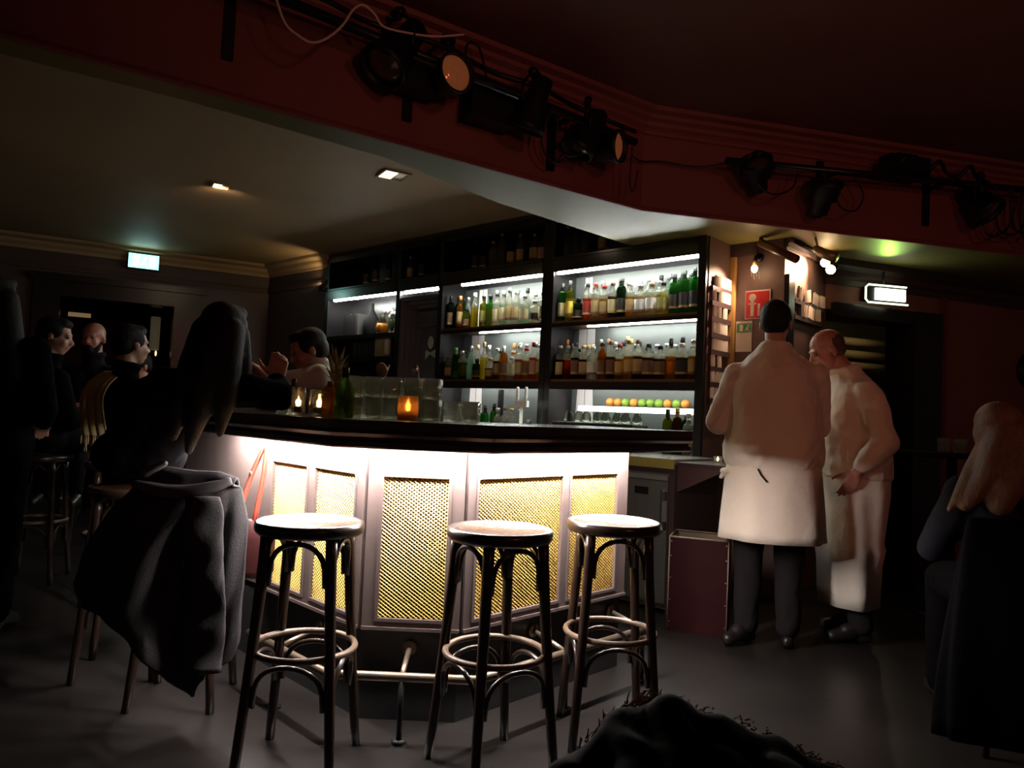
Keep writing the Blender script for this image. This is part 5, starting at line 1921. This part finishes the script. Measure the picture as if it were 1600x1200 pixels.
def scarf_extra(t):
    def fn(u, v):
        x = 0.02 + 0.02 * v + (u - 0.5) * (0.15 + 0.03 * v) + 0.055 * v * v
        a = v * 1.15
        y = -0.02 - 0.155 * math.sin(min(1.0, v * 2.4) * math.pi / 2) - 0.03 * v + 0.008 * math.sin(u * 22)
        z = 1.295 - 0.06 * (1 - math.cos(min(1.0, v * 2.2) * math.pi / 2)) - 0.30 * v
        return (x - 0.08, y, z)
    w = MB()
    w.grid(fn, 22, 24)
    for k in range(23):
        p = V(fn(k / 22, 1.0))
        ln = 0.05 + 0.02 * (k % 3)
        w.tube([p, p + V((0.003, -0.004, -ln * 0.5)), p + V((0.006 * (k % 2), 0.0, -ln))], 0.0032, 5)
    o = w.build('scarf', SCARF, t)
    sm = o.modifiers.new('thick', 'SOLIDIFY')
    sm.thickness = 0.008


GRP = None
build_person('guest seen from behind in black with a beige fringed scarf over the shoulder', (-2.245, 4.27, 0), rad(-15), seated(1.46, (0.35, 1, 0)), hair=(hair_short, 'hair', DARKHAIR, 0.010), extra=scarf_extra, top=BLACKCLOTH)
build_person('bald bearded guest facing the camera beyond the scarfed guest', (-3.20, 5.62, 0), rad(185), seated(1.595, (0, 1, -0.1)), skin=SKINRED, hair=(hair_beard, 'beard', DARKHAIR, 0.008), top=NAVYCLOTH, eyes=True)
build_person('dark-haired guest in profile facing the bald bearded man', (-2.92, 4.62, 0), rad(-40), seated(1.52, (0.6, 1, -0.2), wr=(0.12, 0.33, 1.08)), hair=(hair_short, 'hair', DARKHAIR, 0.010), top=BLACKCLOTH, eyes=True)
build_person('guest with pale collar beyond the scarfed guest, hand raised to the face', (-3.45, 6.85, 0), rad(165), seated(1.45, (0.2, 1, -0.1), wl=(-0.10, 0.24, 1.36)), skin=SKINRED, hair=(hair_short, 'hair', DARKHAIR, 0.010), top=NAVYCLOTH, eyes=True)
JA = dict(head=(0, 0.02, 1.60), look=(0.5, 1, 0), neck=(0, 0, 1.44), chest=(0, 0, 1.24), pelvis=(0, 0, 0.94), shL=(-0.19, 0, 1.36), elL=(-0.25, 0.0, 1.08), wrL=(-0.15, 0.2, 1.0), shR=(0.19, 0, 1.36), elR=(0.25, 0.02, 1.08), wrR=(0.16, 0.22, 1.0),
          hipL=(-0.1, 0, 0.92), knL=(-0.1, 0.02, 0.5), anL=(-0.1, 0, 0.085), toeL=(-0.12, 0.13, 0.036), hipR=(0.1, 0, 0.92), knR=(0.1, 0.02, 0.5), anR=(0.1, 0, 0.085), toeR=(0.12, 0.13, 0.036))
build_person('tall dark silhouette of a long-haired guest at the far left edge', (-2.52, 3.55, 0), rad(10), JA, hair=(hair_long([[((-0.04, -0.05, 0), 0.07), ((-0.03, -0.08, -0.2), 0.08), ((0.0, -0.09, -0.38), 0.07)], [((0.05, -0.03, 0), 0.06), ((0.09, -0.05, -0.2), 0.065), ((0.12, -0.06, -0.36), 0.05)]]), 'hair', DARKHAIR, 0.010), top=BLACKCLOTH, legs=BLACKCLOTH)

# --- blonde woman on the right
JR = dict(head=(0.0, 0.02, 1.155), look=(0.75, 0.65, -0.1), neck=(0.02, -0.01, 1.01), chest=(0.04, -0.01, 0.84), pelvis=(0.05, -0.03, 0.59),
          shL=(-0.13, 0.02, 0.93), elL=(-0.19, 0.12, 0.70), wrL=(-0.05, 0.28, 0.78), shR=(0.20, -0.04, 0.93), elR=(0.27, 0.10, 0.70), wrR=(0.18, 0.30, 0.78),
          hipL=(-0.05, 0.0, 0.57), knL=(0.02, 0.40, 0.53), anL=(0.02, 0.40, 0.085), toeL=(0.05, 0.53, 0.036), hipR=(0.14, -0.03, 0.57), knR=(0.22, 0.36, 0.53), anR=(0.22, 0.36, 0.085), toeR=(0.26, 0.48, 0.036))
drr = [[((-0.03, -0.06, 0.0), 0.062), ((-0.10, -0.10, -0.14), 0.058), ((-0.19, -0.10, -0.265), 0.024)], [((0.02, -0.08, 0.0), 0.062), ((-0.03, -0.13, -0.14), 0.060), ((-0.09, -0.14, -0.25), 0.045)],
       [((-0.06, -0.02, -0.02), 0.030), ((-0.145, -0.06, -0.14), 0.030), ((-0.235, -0.08, -0.285), 0.012)], [((0.04, -0.08, 0.0), 0.05), ((0.05, -0.13, -0.16), 0.05), ((0.03, -0.14, -0.24), 0.04)]]
build_person('woman with long blonde hair sitting with her back turned at the right edge', (1.875, 2.80, 0), rad(0), JR, hair=(hair_long(drr), 'hair', BLONDE, 0.008), top=NAVYCLOTH, legs=BLACKCLOTH, voxel=0.009, fat=0.95)


def plain_chair(label, loc, rz, name='wooden_chair'):
    t = thing(name, label, 'chair', loc, rz)
    w = MB()
    w.lathe([(0.19, 0.425), (0.205, 0.432), (0.205, 0.448), (0.19, 0.455), (0.002, 0.452)], 28)
    w.build('seat', BENTWOOD, t)
    for k in range(4):
        a = math.pi / 4 + k * math.pi / 2
        w = MB()
        w.tube([(0.165 * math.cos(a), 0.165 * math.sin(a), 0.427), (0.21 * math.cos(a), 0.21 * math.sin(a), 0.0)], [0.017, 0.014], 10)
        w.build('leg', BENTWOOD, t)
    w = MB()
    pts = []
    for k in range(13):
        s = k / 12
        x = -0.17 + 0.34 * s
        pts.append((x, -0.175 - 0.03 * math.sin(math.pi * s), 0.44 + (0.28 if name == 'low_chair' else 0.40) * math.sin(math.pi * s) ** 0.5))
    w.tube(pts, 0.013, 10)
    w.build('backrest', BENTWOOD, t)
    return t


plain_chair('dark wooden chair under the blonde woman at the right edge', (1.93, 2.79, 0), rad(-15))

w = MB()
rings = []
for k in range(14):
    s = k / 13
    rings.append((0.01, -0.235 + 0.03 * s, 0.10 + 0.76 * s, 0.33 - 0.10 * s ** 1.5, 0.075 - 0.03 * s, 0.0, 0.05 * (1 - 0.7 * s), 7, s * 2))
w.loft(rings, 48)
ob = w.build('coat', BLACKCLOTH, None, (1.90, 2.77, 0), rad(-15))
tag(ob, 'long black coat hung over the chair back behind the blonde woman', 'coat')

# ================================================================== coats
cs = s7   # the stool under the coat gets a low back hoop
w = MB()
pts = []
for k in range(17):
    a = math.pi * (1.06 + 0.88 * k / 16)
    s = math.sin(math.pi * k / 16)
    pts.append((0.185 * math.cos(a) * (1 + 0.06 * s), 0.185 * math.sin(a) * (1 + 0.06 * s), 0.755 + 0.090 * s ** 0.5))
w.tube(pts, 0.011, 8)
w.build('back_hoop', BENTWOOD, cs)
s7['label'] = 'low-backed bentwood bar stool with its legs showing below the draped charcoal coat'


def lerp_path(P, s):
    s = max(0, min(0.9999, s)) * (len(P) - 1)
    i = int(s)
    f = s - i
    return tuple(a + (b_ - a) * f for a, b_ in zip(P[i], P[i + 1]))


LEFT = [(-1.335, 0.855), (-1.43, 0.74), (-1.52, 0.58), (-1.555, 0.47), (-1.54, 0.41)]
RIGHT = [(-0.985, 0.855), (-0.935, 0.72), (-0.925, 0.50), (-0.935, 0.32), (-0.955, 0.24)]
HEM = [(-1.54, 0.41), (-1.42, 0.375), (-1.30, 0.30), (-1.18, 0.155), (-1.08, 0.10), (-1.035, 0.20), (-0.955, 0.24)]
TOP = [(-1.335, 0.855), (-1.24, 0.885), (-1.14, 0.875), (-1.05, 0.875), (-0.985, 0.855)]


def coat(u, v):
    if v < 0:        # the part turned over the back hoop onto the seat side
        x, z = lerp_path(TOP, u)
        k = -v
        return (x, 2.668 + 0.055 * math.sin(k * math.pi / 2) + 0.02 * k, z + 0.016 * math.sin(min(1, k * 2) * math.pi) - 0.085 * k * k)
    lx, lz = lerp_path(LEFT, v)
    rx, rz = lerp_path(RIGHT, v)
    tx, tz = lerp_path(TOP, u)
    hx, hz = lerp_path(HEM, u)
    (ax, az), (bx, bz) = TOP[0], TOP[-1]
    x = (1 - u) * lx + u * rx + (1 - v) * tx + v * hx - ((1 - u) * (1 - v) * TOP[0][0] + u * (1 - v) * TOP[-1][0] + (1 - u) * v * HEM[0][0] + u * v * HEM[-1][0])
    z = (1 - u) * lz + u * rz + (1 - v) * tz + v * hz - ((1 - u) * (1 - v) * TOP[0][1] + u * (1 - v) * TOP[-1][1] + (1 - u) * v * HEM[0][1] + u * v * HEM[-1][1])
    y = 2.672 - 0.035 * math.sin(min(1.0, v * 3) * math.pi / 2) + 0.05 * (abs(u - 0.5) * 2) ** 3
    y += (0.005 + 0.024 * v) * math.sin(9.5 * u + 2.6 * v + 0.6 * math.sin(5 * v)) + 0.010 * v * math.sin(21 * u - 4 * v) + 0.007 * math.sin(37 * u + 9 * v) * min(1, 3 * v)
    y += 0.006 * math.sin(14 * v + 6 * u) * math.exp(-((v - 0.25) / 0.2) ** 2)
    x += 0.004 * v * math.sin(13 * v + 4 * u)
    return (x, y, z)


w = MB()
w.grid(lambda u, v: coat(u, -0.55 + 1.55 * v), 60, 60)
ct = w.build('coat', COATGREY)
ct.modifiers.new('thick', 'SOLIDIFY').thickness = 0.012
tag(ct, 'charcoal wool coat draped over the low-backed stool below the long-haired woman', 'coat')
w = MB()
col_ = [(-1.34, 2.655, 0.845), (-1.28, 2.640, 0.835), (-1.20, 2.630, 0.825), (-1.12, 2.630, 0.83), (-1.04, 2.64, 0.85), (-0.99, 2.655, 0.87)]
w.tube(smooth_path(col_, 5), [0.014 + 0.012 * math.sin(math.pi * k / 25) for k in range(26)], 10)
w.cap((-1.30, 2.67, 0.885), 0.022, (-1.24, 2.67, 0.92), 0.010)
w.build('collar', mat('pale_coat_facing', (0.12, 0.11, 0.115), 0.85, noise=0.2, nscale=40), ct)
w = MB()
rings = []
for k in range(34):
    s = k / 33
    cx = -1.075 + 0.10 * s - 0.05 * s * s + 0.003 * math.sin(s * 11)
    rings.append((cx, 2.612 - 0.022 * math.sin(min(1, s * 2) * math.pi / 2) + 0.004 * math.sin(s * 23), 0.815 - 0.60 * s, 0.060 + 0.012 * math.sin(s * 3.0) + 0.002 * math.sin(s * 19), 0.020 + 0.003 * math.sin(s * 25 + 1), 0.15 * math.sin(s * 9), 0.05, 3, s * 14))
w.loft(rings, 28)
w.build('sleeve', COATGREY, ct)
# bag with red straps behind the coat
bg_ = thing('shoulder_bag', 'dark bag hung under the counter by two thin red straps beside the left panels', 'bag', (-1.03, 3.135, 0))
w = MB()
w.loft([(-0.04, 0, 0.42, 0.08, 0.035), (-0.04, 0, 0.45, 0.10, 0.045), (-0.04, 0, 0.58, 0.10, 0.04), (-0.04, 0, 0.66, 0.085, 0.025)], 24)
w.build('body', mat('oxblood_leather', (0.05, 0.012, 0.012), 0.4, noise=0.3), bg_)
for k, x in enumerate((-0.085, -0.005)):
    w = MB()
    w.tube(smooth_path([(x - 0.03, -0.012, 0.64), (x * 0.6, -0.014, 0.86), (0.0, -0.01, 0.985), (x * 0.6, 0.012, 0.86), (x - 0.03, 0.014, 0.64)], 4), 0.007, 8)
    w.build('strap', mat('red_strap', (0.55, 0.09, 0.06), 0.45, noise=0.1), bg_)
w = MB()
w.ell((-0.052, -0.024, 0.855), (0.008, 0.005, 0.010), seg=10)
w.build('buckle', STEELRAIL, bg_)
w = MB()
w.tube([(0, -0.0, 0.975), (0, 0.0, 1.012)], 0.006, 8)
w.build('hook', BLACKMETAL, bg_)

# black quilted coat with fur on a low chair close to the camera
lt = thing('low_stool', 'low round dark stool under the black fur-edged coat at the bottom edge', 'stool', (0.42, 1.15, 0))
w = MB()
w.lathe([(0.25, 0.41), (0.27, 0.418), (0.27, 0.44), (0.25, 0.45), (0.002, 0.452)], 28)
w.build('seat', BENTWOOD, lt)
for k in range(4):
    a = math.pi / 4 + k * math.pi / 2
    w = MB()
    w.tube([(0.21 * math.cos(a), 0.21 * math.sin(a), 0.412), (0.24 * math.cos(a), 0.24 * math.sin(a), 0.0)], [0.018, 0.015], 10)
    w.build('leg', BENTWOOD, lt)
w = MB()
RG = [(0.235, 1.335, 0.585), (0.30, 1.335, 0.610), (0.38, 1.325, 0.585), (0.48, 1.31, 0.560), (0.58, 1.29, 0.522), (0.66, 1.27, 0.485)]
P = smooth_path(RG, 3)
for a, c in zip(P, P[1:]):
    w.cap(a, 0.045, c, 0.045)
for i, (x, y, z) in enumerate(RG[:4]):
    w.cap((x, y, z), 0.05, (x + 0.01, y - 0.16, max(0.525, z - 0.08)), 0.062)
    w.cap((x, y, z), 0.05, (x - 0.01, y - 0.02, 0.525), 0.06)
w.cap((0.22, 1.32, 0.58), 0.04, (0.12, 1.28, 0.515), 0.045)
w.cap((0.17, 1.22, 0.515), 0.05, (0.62, 1.12, 0.505), 0.045)
w.cap((0.20, 1.10, 0.515), 0.05, (0.60, 1.02, 0.505), 0.045)
blk = remeshed(w, 'fur_coat', FURBLACK, None, 0.010, 4)
for v_ in blk.data.vertices:
    n_ = v_.normal
    k = 0.004 * math.sin(v_.co.x * 60 + 3 * math.sin(v_.co.y * 30)) + 0.003 * math.sin(v_.co.z * 75 + v_.co.x * 30)
    v_.co += n_ * k
tag(blk, 'black quilted coat with brown fur edging heaped in front of the camera', 'coat')
w = MB()
edge = smooth_path([(0.105, 1.30, 0.515), (0.16, 1.345, 0.565), (0.225, 1.38, 0.615), (0.28, 1.385, 0.640), (0.36, 1.38, 0.628), (0.48, 1.36, 0.598), (0.58, 1.335, 0.562), (0.66, 1.315, 0.525)], 40)
for i, p in enumerate(edge[:-1]):
    t_ = (edge[i + 1] - p).normalized()
    for k in range(9):
        d = V((RND.gauss(0, 0.5), RND.gauss(0.1, 0.5), RND.gauss(0.35, 0.5))).normalized() * 0.8 + t_ * 0.5
        b0 = p + V((RND.gauss(0, 0.008), RND.gauss(-0.016, 0.012), RND.gauss(-0.016, 0.010)))
        ln = RND.uniform(0.012, 0.030) * (1.0 if i < 150 else 0.6)
        sd = d.cross(V((0.3, 1, 0.2))).normalized() * 0.0016
        m_ = b0 + d * ln * 0.6
        w.add([b0 - sd, b0 + sd, m_ + sd * 0.7, m_ - sd * 0.7, b0 + d * ln + V((0, 0, -0.006))], [(0, 1, 2, 3), (3, 2, 4)])
fo = w.build('fur_edge', FURTRIM, blk)
# ================================================================== stage lamps on the fascia
FA, FB, FC = V((-1.86, 2.55, 0)), V((0.72, 4.36, 0)), V((3.5, 5.06, 0))
D1, N1 = (FB - FA).normalized(), V((0.574, -0.819, 0))
D2, N2 = (FC - FB).normalized(), V((0.244, -0.970, 0))
Z3 = V((0, 0, 1))


def lens_mat():
    m = mat('amber_lens_reflected_glow', (0.35, 0.15, 0.07), 0.12, metal=0.3, noise=0.6, nscale=45, emit=(1.0, 0.28, 0.09), estr=0.09)  # weak emission stands for light reflected in the lens
    return m


def par_can(label, base, axis, r=0.085, ln=0.26, lit=True, up=0.20, group='stage lamps on the fascia'):  # lit: lens gets the glow that stands for reflected light
    """black can lamp; base = lens centre, axis = where it points"""
    axis = V(axis).normalized()
    t = thing('stage_lamp', label, 'lamp', base, 0, group)
    q = axis.to_track_quat('Z', 'Y').to_matrix().to_4x4()
    w = MB()
    w.lathe([(r * 0.35, -ln), (r * 0.62, -ln + 0.01), (r * 0.66, -ln * 0.55), (r * 0.98, -ln * 0.45), (r * 1.0, -0.01), (r * 1.12, 0.0), (r * 1.12, 0.03), (r * 1.04, 0.03), (r * 0.98, 0.004), (r * 0.96, -0.01), (0.002, -0.02)], 28, mat=q)
    w.build('can', BLACKMETAL, t)
    w = MB()
    w.lathe([(r * 0.97, -0.004), (r * 0.80, 0.008), (r * 0.5, 0.016), (r * 0.2, 0.020), (0.001, 0.021)], 28, mat=q)
    w.build('lens', lens_mat() if lit else mat('dull_lens', (0.16, 0.11, 0.09), 0.15, metal=0.5, noise=0.4, nscale=40), t)
    side = axis.cross(Z3).normalized()
    w = MB()
    c = -axis * ln * 0.35
    top = c + Z3 * (up * 0.75)
    w.tube(smooth_path([c + side * r * 1.05, c + side * r * 1.15 + Z3 * up * 0.4, top + side * r * 0.5, top, top - side * r * 0.5, c - side * r * 1.15 + Z3 * up * 0.4, c - side * r * 1.05], 4), 0.007, 6)
    w.build('yoke', BLACKMETAL, t)
    w = MB()
    w.tube([top, top + Z3 * 0.05], 0.016, 8)
    w.tube([top + Z3 * 0.03 - side * 0.03, top + Z3 * 0.03 + side * 0.03], 0.020, 8)
    w.build('clamp', BLACKMETAL, t)
    return t


def pipe(label, a, c, brackets, nrm):
    t = thing('lighting_bar', label, 'rail', (0, 0, 0))
    w = MB()
    w.tube([a, c], 0.022, 12)
    w.build('tube', mat('grey_black_tube', (0.03, 0.03, 0.034), 0.3, metal=0.7), t)
    for s in brackets:
        p = V(a) + (V(c) - V(a)) * s
        w = MB()
        w.tube([p, p - nrm * 0.185], 0.014, 6)
        w.box(p - nrm * 0.176 - Z3 * 0.06, (0.045, 0.02, 0.36), math.atan2(nrm.y, nrm.x) - math.pi / 2)
        w.build('bracket', BLACKMETAL, t)
    return t


OFF = 0.20
PA = FA + D1 * 0.62 + N1 * OFF + Z3 * 2.80
PB = FB - D1 * 0.25 + N1 * OFF + Z3 * 2.70
pipe('dark lighting bar carrying stage lamps along the left length of the red beam', PA, PB, (0.06, 0.42, 0.80), N1)
PC = FB + D2 * 0.45 + N2 * OFF + Z3 * 2.70
PD = FB + D2 * 3.0 + N2 * OFF + Z3 * 2.80
pipe('dark lighting bar carrying stage lamps along the right length of the red beam', PC, PD, (0.30, 0.62), N2)

par_can('stage lamp with amber lens given a reflected glow, nearest the white cable', (-0.32, 3.285, 2.69), (0.60, -0.80, -0.05), 0.082, 0.22)
par_can('stage lamp with amber lens given a reflected glow, at the bend of the red beam', (0.505, 3.90, 2.615), (0.86, -0.50, -0.12), 0.080, 0.26)
par_can('unlit black stage lamp hanging turned away behind the first amber lens', (-0.62, 3.17, 2.66), (-0.35, -0.45, -0.75), 0.095, 0.30, False)
par_can('unlit black stage lamp between the two amber lenses, pointing down', (0.02, 3.62, 2.60), (-0.3, 0.2, -0.95), 0.085, 0.24, False)
par_can('unlit black stage lamp just behind the second amber lens', (0.30, 3.84, 2.58), (-0.45, -0.05, -0.85), 0.080, 0.22, False)
par_can('unlit stage lamp tilted up at the start of the right lighting bar', (1.39, 4.30, 2.695), (-0.30, -0.62, 0.62), 0.085, 0.18, False, 0.12)
par_can('unlit stage lamp pointing up below the middle of the right lighting bar', (1.86, 4.42, 2.625), (0.05, -0.50, 0.85), 0.085, 0.18, False, 0.14)
par_can('unlit stage lamp lost in the cable tangle at the right end of the beam', (3.02, 4.68, 2.60), (0.4, -0.5, -0.7), 0.085, 0.22, False)


def boxy(label, c, size, rz):
    t = thing('dimmer_box', label, 'electrical box', (0, 0, 0))
    w = MB()
    w.box(c, size, rz)
    w.build('housing', BLACKMETAL, t)
    w = MB()
    w.box(V(c) + Z3 * (size[2] / 2 + 0.010), (size[0] * 0.5, size[1] * 0.5, 0.02), rz)
    w.build('clamp', mat('grey_black_tube', (0.03, 0.03, 0.034), 0.3, metal=0.7), t)
    return t


a1, a2 = math.atan2(D1.y, D1.x), math.atan2(D2.y, D2.x)
boxy('black dimmer box strapped under the lighting bar beside the first amber lens', (-0.17, 3.58, 2.655), (0.26, 0.10, 0.15), a1)
boxy('black dimmer box on the lighting bar left of the first amber lens', (-0.52, 3.33, 2.70), (0.24, 0.10, 0.17), a1)
boxy('black dimmer box strapped to the right lighting bar above the passage', (2.42, 4.585, 2.83), (0.30, 0.10, 0.10), a2)

# cables
def cable(label, pts, r=0.0055, m=BLACKRUB):
    w = MB()
    w.tube(smooth_path(pts, 8), r, 6)
    return tag(w.build('cable', m), label, 'cable')


f1 = lambda s, o, z: tuple(FA + D1 * s + N1 * o + Z3 * z)
f2 = lambda s, o, z: tuple(FB + D2 * s + N2 * o + Z3 * z)
cable('white cable swagged from the ceiling over the left end of the lighting bar', [(-0.993, 2.803, 2.753), (-0.954, 2.831, 2.65), (-0.91, 2.861, 2.617), (-0.863, 2.895, 2.607), (-0.814, 2.929, 2.643), (-0.762, 2.966, 2.719), (-0.726, 2.99, 2.801), (-0.691, 3.015, 2.836), (-0.649, 3.044, 2.816), (-0.611, 3.071, 2.777), (-0.512, 3.14, 2.79), (-0.409, 3.212, 2.818), (-0.289, 3.297, 2.877)], 0.0055, WHITECAB)
cable('black cable looping over the first amber stage lamp', [f1(1.78, 0.24, 2.74), f1(1.77, 0.22, 2.84), f1(1.80, 0.20, 2.905), f1(1.85, 0.20, 2.90), f1(1.87, 0.22, 2.82), f1(1.88, 0.24, 2.74)])
cable('black cable loop hanging low between the amber stage lamps', [f1(2.30, 0.20, 2.72), f1(2.28, 0.16, 2.58), f1(2.33, 0.14, 2.50), f1(2.40, 0.15, 2.48), f1(2.46, 0.16, 2.55), f1(2.47, 0.20, 2.70)])
cable('second black cable loop crossing the red beam between the amber lamps', [f1(2.34, 0.22, 2.72), f1(2.36, 0.18, 2.56), f1(2.45, 0.18, 2.52), f1(2.56, 0.18, 2.58), f1(2.58, 0.20, 2.70)])
cable('thin cable dropping in a narrow loop below the second amber lamp', [f1(2.86, 0.22, 2.66), f1(2.87, 0.20, 2.50), f1(2.88, 0.20, 2.43), f1(2.905, 0.20, 2.43), f1(2.91, 0.22, 2.54)], 0.005)
cable('black cable wound along the top of the left lighting bar', [f1(0.75, 0.20, 2.84), f1(1.05, 0.24, 2.83), f1(1.3, 0.18, 2.835), f1(1.6, 0.25, 2.81), f1(1.95, 0.17, 2.82), f1(2.2, 0.24, 2.79), f1(2.45, 0.17, 2.80), f1(2.7, 0.23, 2.75), f1(2.9, 0.2, 2.76)], 0.012)
cable('black cable tied below the left lighting bar past the dimmer box', [f1(1.3, 0.22, 2.745), f1(1.6, 0.26, 2.70), f1(1.95, 0.25, 2.715), f1(2.2, 0.26, 2.69), f1(2.5, 0.24, 2.68), f1(2.75, 0.25, 2.67)], 0.010)
cable('thin dark cable running round the bend of the red beam', [f1(2.95, 0.12, 2.66), f1(3.10, 0.05, 2.68), f2(0.10, 0.05, 2.70), f2(0.35, 0.08, 2.69), f2(0.55, 0.2, 2.72)], 0.005)
cable('black cable drooping under the first right-hand stage lamp', [f2(0.62, 0.22, 2.68), f2(0.66, 0.22, 2.57), f2(0.76, 0.22, 2.53), f2(0.88, 0.22, 2.58), f2(0.92, 0.22, 2.68)])
cable('black cable drooping beside the second right-hand stage lamp', [f2(1.32, 0.22, 2.70), f2(1.40, 0.2, 2.60), f2(1.34, 0.2, 2.50), f2(1.24, 0.2, 2.51), f2(1.18, 0.22, 2.58)])
for k in range(7):
    s = 2.28 + 0.11 * k
    cable('%s black cable loop from the passage, tangled at the beam\'s right end' % NORD[k],
          [f2(s, 0.22, 2.78), f2(s + 0.03, 0.18 + 0.02 * (k % 3), 2.60 - 0.03 * (k % 2)), f2(s + 0.10, 0.18, 2.46 + 0.03 * (k % 3)), f2(s + 0.22, 0.2, 2.50), f2(s + 0.27, 0.22, 2.66), f2(s + 0.24, 0.22, 2.79)], 0.007)
for k in range(3):
    s = 1.62 + 0.24 * k
    cable('black cable heaped on top of the right lighting bar, %s coil' % NORD[k], [f2(s, 0.2, 2.79), f2(s + 0.04, 0.25, 2.86), f2(s + 0.12, 0.2, 2.88), f2(s + 0.2, 0.16, 2.84), f2(s + 0.24, 0.22, 2.79)], 0.013)

# ================================================================== right side of the room
def pipe_thing(z, label):
    w = MB()
    a, c = RM @ V((1.95, 1.98, z)), RM @ V((2.80, 1.98, z))
    w.tube([a, c], 0.045, 14)
    return tag(w.build('wall_pipe', mat('ochre_lagged_pipe', (0.55, 0.42, 0.22), 0.6, noise=0.2, nscale=20)), label, 'pipe', 'pipes beyond the doorway')


for k, z in enumerate((2.13, 1.99, 1.86)):
    pipe_thing(z, '%s of three ochre pipes on the wall beyond the dark doorway' % ('top', 'middle', 'bottom')[k])
light('passage_lamp', 'POINT', RM @ V((2.1, 1.45, 2.28)), 1.6, (1.0, 0.78, 0.45), 0.04)
for k, (s, z, r) in enumerate(((2.20, 1.72, 0.15), (1.90, 1.30, 0.13))):
    w = MB()
    q = Matrix.Translation(RM @ V((s, -0.001, z))) @ Matrix.Rotation(RRZ, 4, 'Z') @ Matrix.Rotation(math.pi / 2, 4, 'X')
    w.lathe([(r, 0.0), (r * 0.95, 0.02), (r * 0.55, 0.03), (r * 0.48, 0.09), (r * 0.30, 0.11), (0.002, 0.112)], 28, mat=q)
    tag(w.build('wall_hat', BLACKMETAL), '%s round black hat-like ornament hung on the red-brown wall above the blonde woman' % ('upper', 'lower')[k], 'wall ornament')
tb = thing('high_table', 'small dark high table against the red-brown wall behind the blonde woman', 'table', (2.85, 4.75, 0))
w = MB()
w.lathe([(0.30, 1.0), (0.31, 1.01), (0.31, 1.03), (0.30, 1.035), (0.002, 1.035)], 28)
w.build('tabletop', mat('matt_black_top', (0.008, 0.007, 0.007), 0.8, spec=0.1), tb)
w = MB()
w.tube([(0, 0, 0.02), (0, 0, 1.0)], 0.03, 12)
w.build('column', BLACKMETAL, tb)
w = MB()
w.lathe([(0.22, 0), (0.22, 0.015), (0.04, 0.03)], 24)
w.build('foot', BLACKMETAL, tb)
for k, (x, y) in enumerate(((2.72, 4.62), (2.80, 4.58))):
    o = bpy.data.objects.new('tumbler', tum)
    COL.objects.link(o)
    o.location = (x, y, 1.036)
    tag(o, 'tumbler on the dark high table, %s the blonde woman' % ('farther from', 'nearer')[k], 'glass', 'tumblers on the high table')
tl = thing('service_trolley', 'dark service trolley crowded with bottles just inside the dark doorway', 'trolley', (2.98, 5.98, 0), RRZ)
w = MB()
for z in (0.30, 0.62, 0.95):
    w.bbox(-0.22, 0.22, -0.14, 0.14, z - 0.02, z)
w.build('shelf_boards', BLACKMETAL, tl)
for x in (-0.21, 0.21):
    for y in (-0.13, 0.13):
        w = MB()
        w.tube([(x, y, 0.0), (x, y, 1.05)], 0.010, 8)
        w.build('leg', BLACKMETAL, tl)
for k, (kind, gl) in enumerate((('wine', 'darkgreen'), ('tall', 'clear'), ('wine', 'darkgreen'), ('spirit', 'brown'))):
    body, cap_, _ = bottle_meshes(kind, gl, '-', '-', 'black')
    o = bpy.data.objects.new('bottle', body)
    COL.objects.link(o)
    o.location = Matrix.Translation(tl.location) @ Matrix.Rotation(RRZ, 4, 'Z') @ V((-0.15 + 0.095 * k, 0, 0.951))
    tag(o, '%s bottle on the trolley in the doorway, %s from the bald cook' % (gl, NORD[k]), 'bottle', 'bottles on the trolley')
    c = bpy.data.objects.new('cap', cap_)
    COL.objects.link(c)
    c.parent = o
bx = thing('cardboard_box', 'pale cardboard box on the floor beyond the dark doorway', 'box', (3.36, 6.50, 0), RRZ)
w = MB()
w.bbox(-0.17, 0.17, -0.12, 0.12, 0, 0.24)
w.build('body', mat('pale_cardboard', (0.42, 0.30, 0.19), 0.8, noise=0.15), bx)
for sgn in (-1, 1):
    w = MB()
    w.bbox(-0.17, 0.17, 0.003 * sgn if sgn > 0 else -0.12, 0.12 if sgn > 0 else -0.003, 0.2405, 0.245)
    w.build('flap', mat('pale_cardboard', (0.42, 0.30, 0.19), 0.8, noise=0.15), bx)

# lamp beyond the left opening
lp_ = thing('wall_sconce', 'pale cylindrical wall lamp glowing faintly inside the far left opening', 'lamp', LM @ V((-1.16, 0.9, 1.95)), LRZ)
w = MB()
w.lathe([(0.05, -0.20), (0.055, -0.19), (0.055, 0.20), (0.05, 0.21)], 18)
w.build('shade', mat('dim_lamp_shade', (0.4, 0.36, 0.3), 0.6, emit=(1.0, 0.8, 0.5), estr=0.03), lp_)
w = MB()
w.ell((0.02, -0.06, -0.24), (0.012, 0.012, 0.035))
w.build('bulb', glow('sconce_flame', (1.0, 0.75, 0.35), 1.2), lp_)
w = MB()
w.tube([(0, 0, 0.21), (0, 0, 0.85)], 0.008, 8)
w.build('hanger', BLACKMETAL, lp_)
sl = thing('ledge_lamp', 'small dull gold strip lamp on the wall inside the far left opening', 'lamp', LM @ V((-2.02, 2.18, 2.22)), LRZ)
w = MB()
w.bbox(-0.14, 0.14, -0.04, 0.0, -0.035, 0.035)
w.build('housing', BLACKMETAL, sl)
w = MB()
w.bbox(-0.13, 0.13, -0.046, -0.04, -0.028, 0.028)
w.build('lit_face', glow('dull_gold_glow', (1.0, 0.62, 0.28), 0.16), sl)
light('group_candle', 'POINT', (-2.55, 5.0, 1.30), 0.9, (1.0, 0.42, 0.25), 0.03)  # warm point light among the guests, with no candle modelled
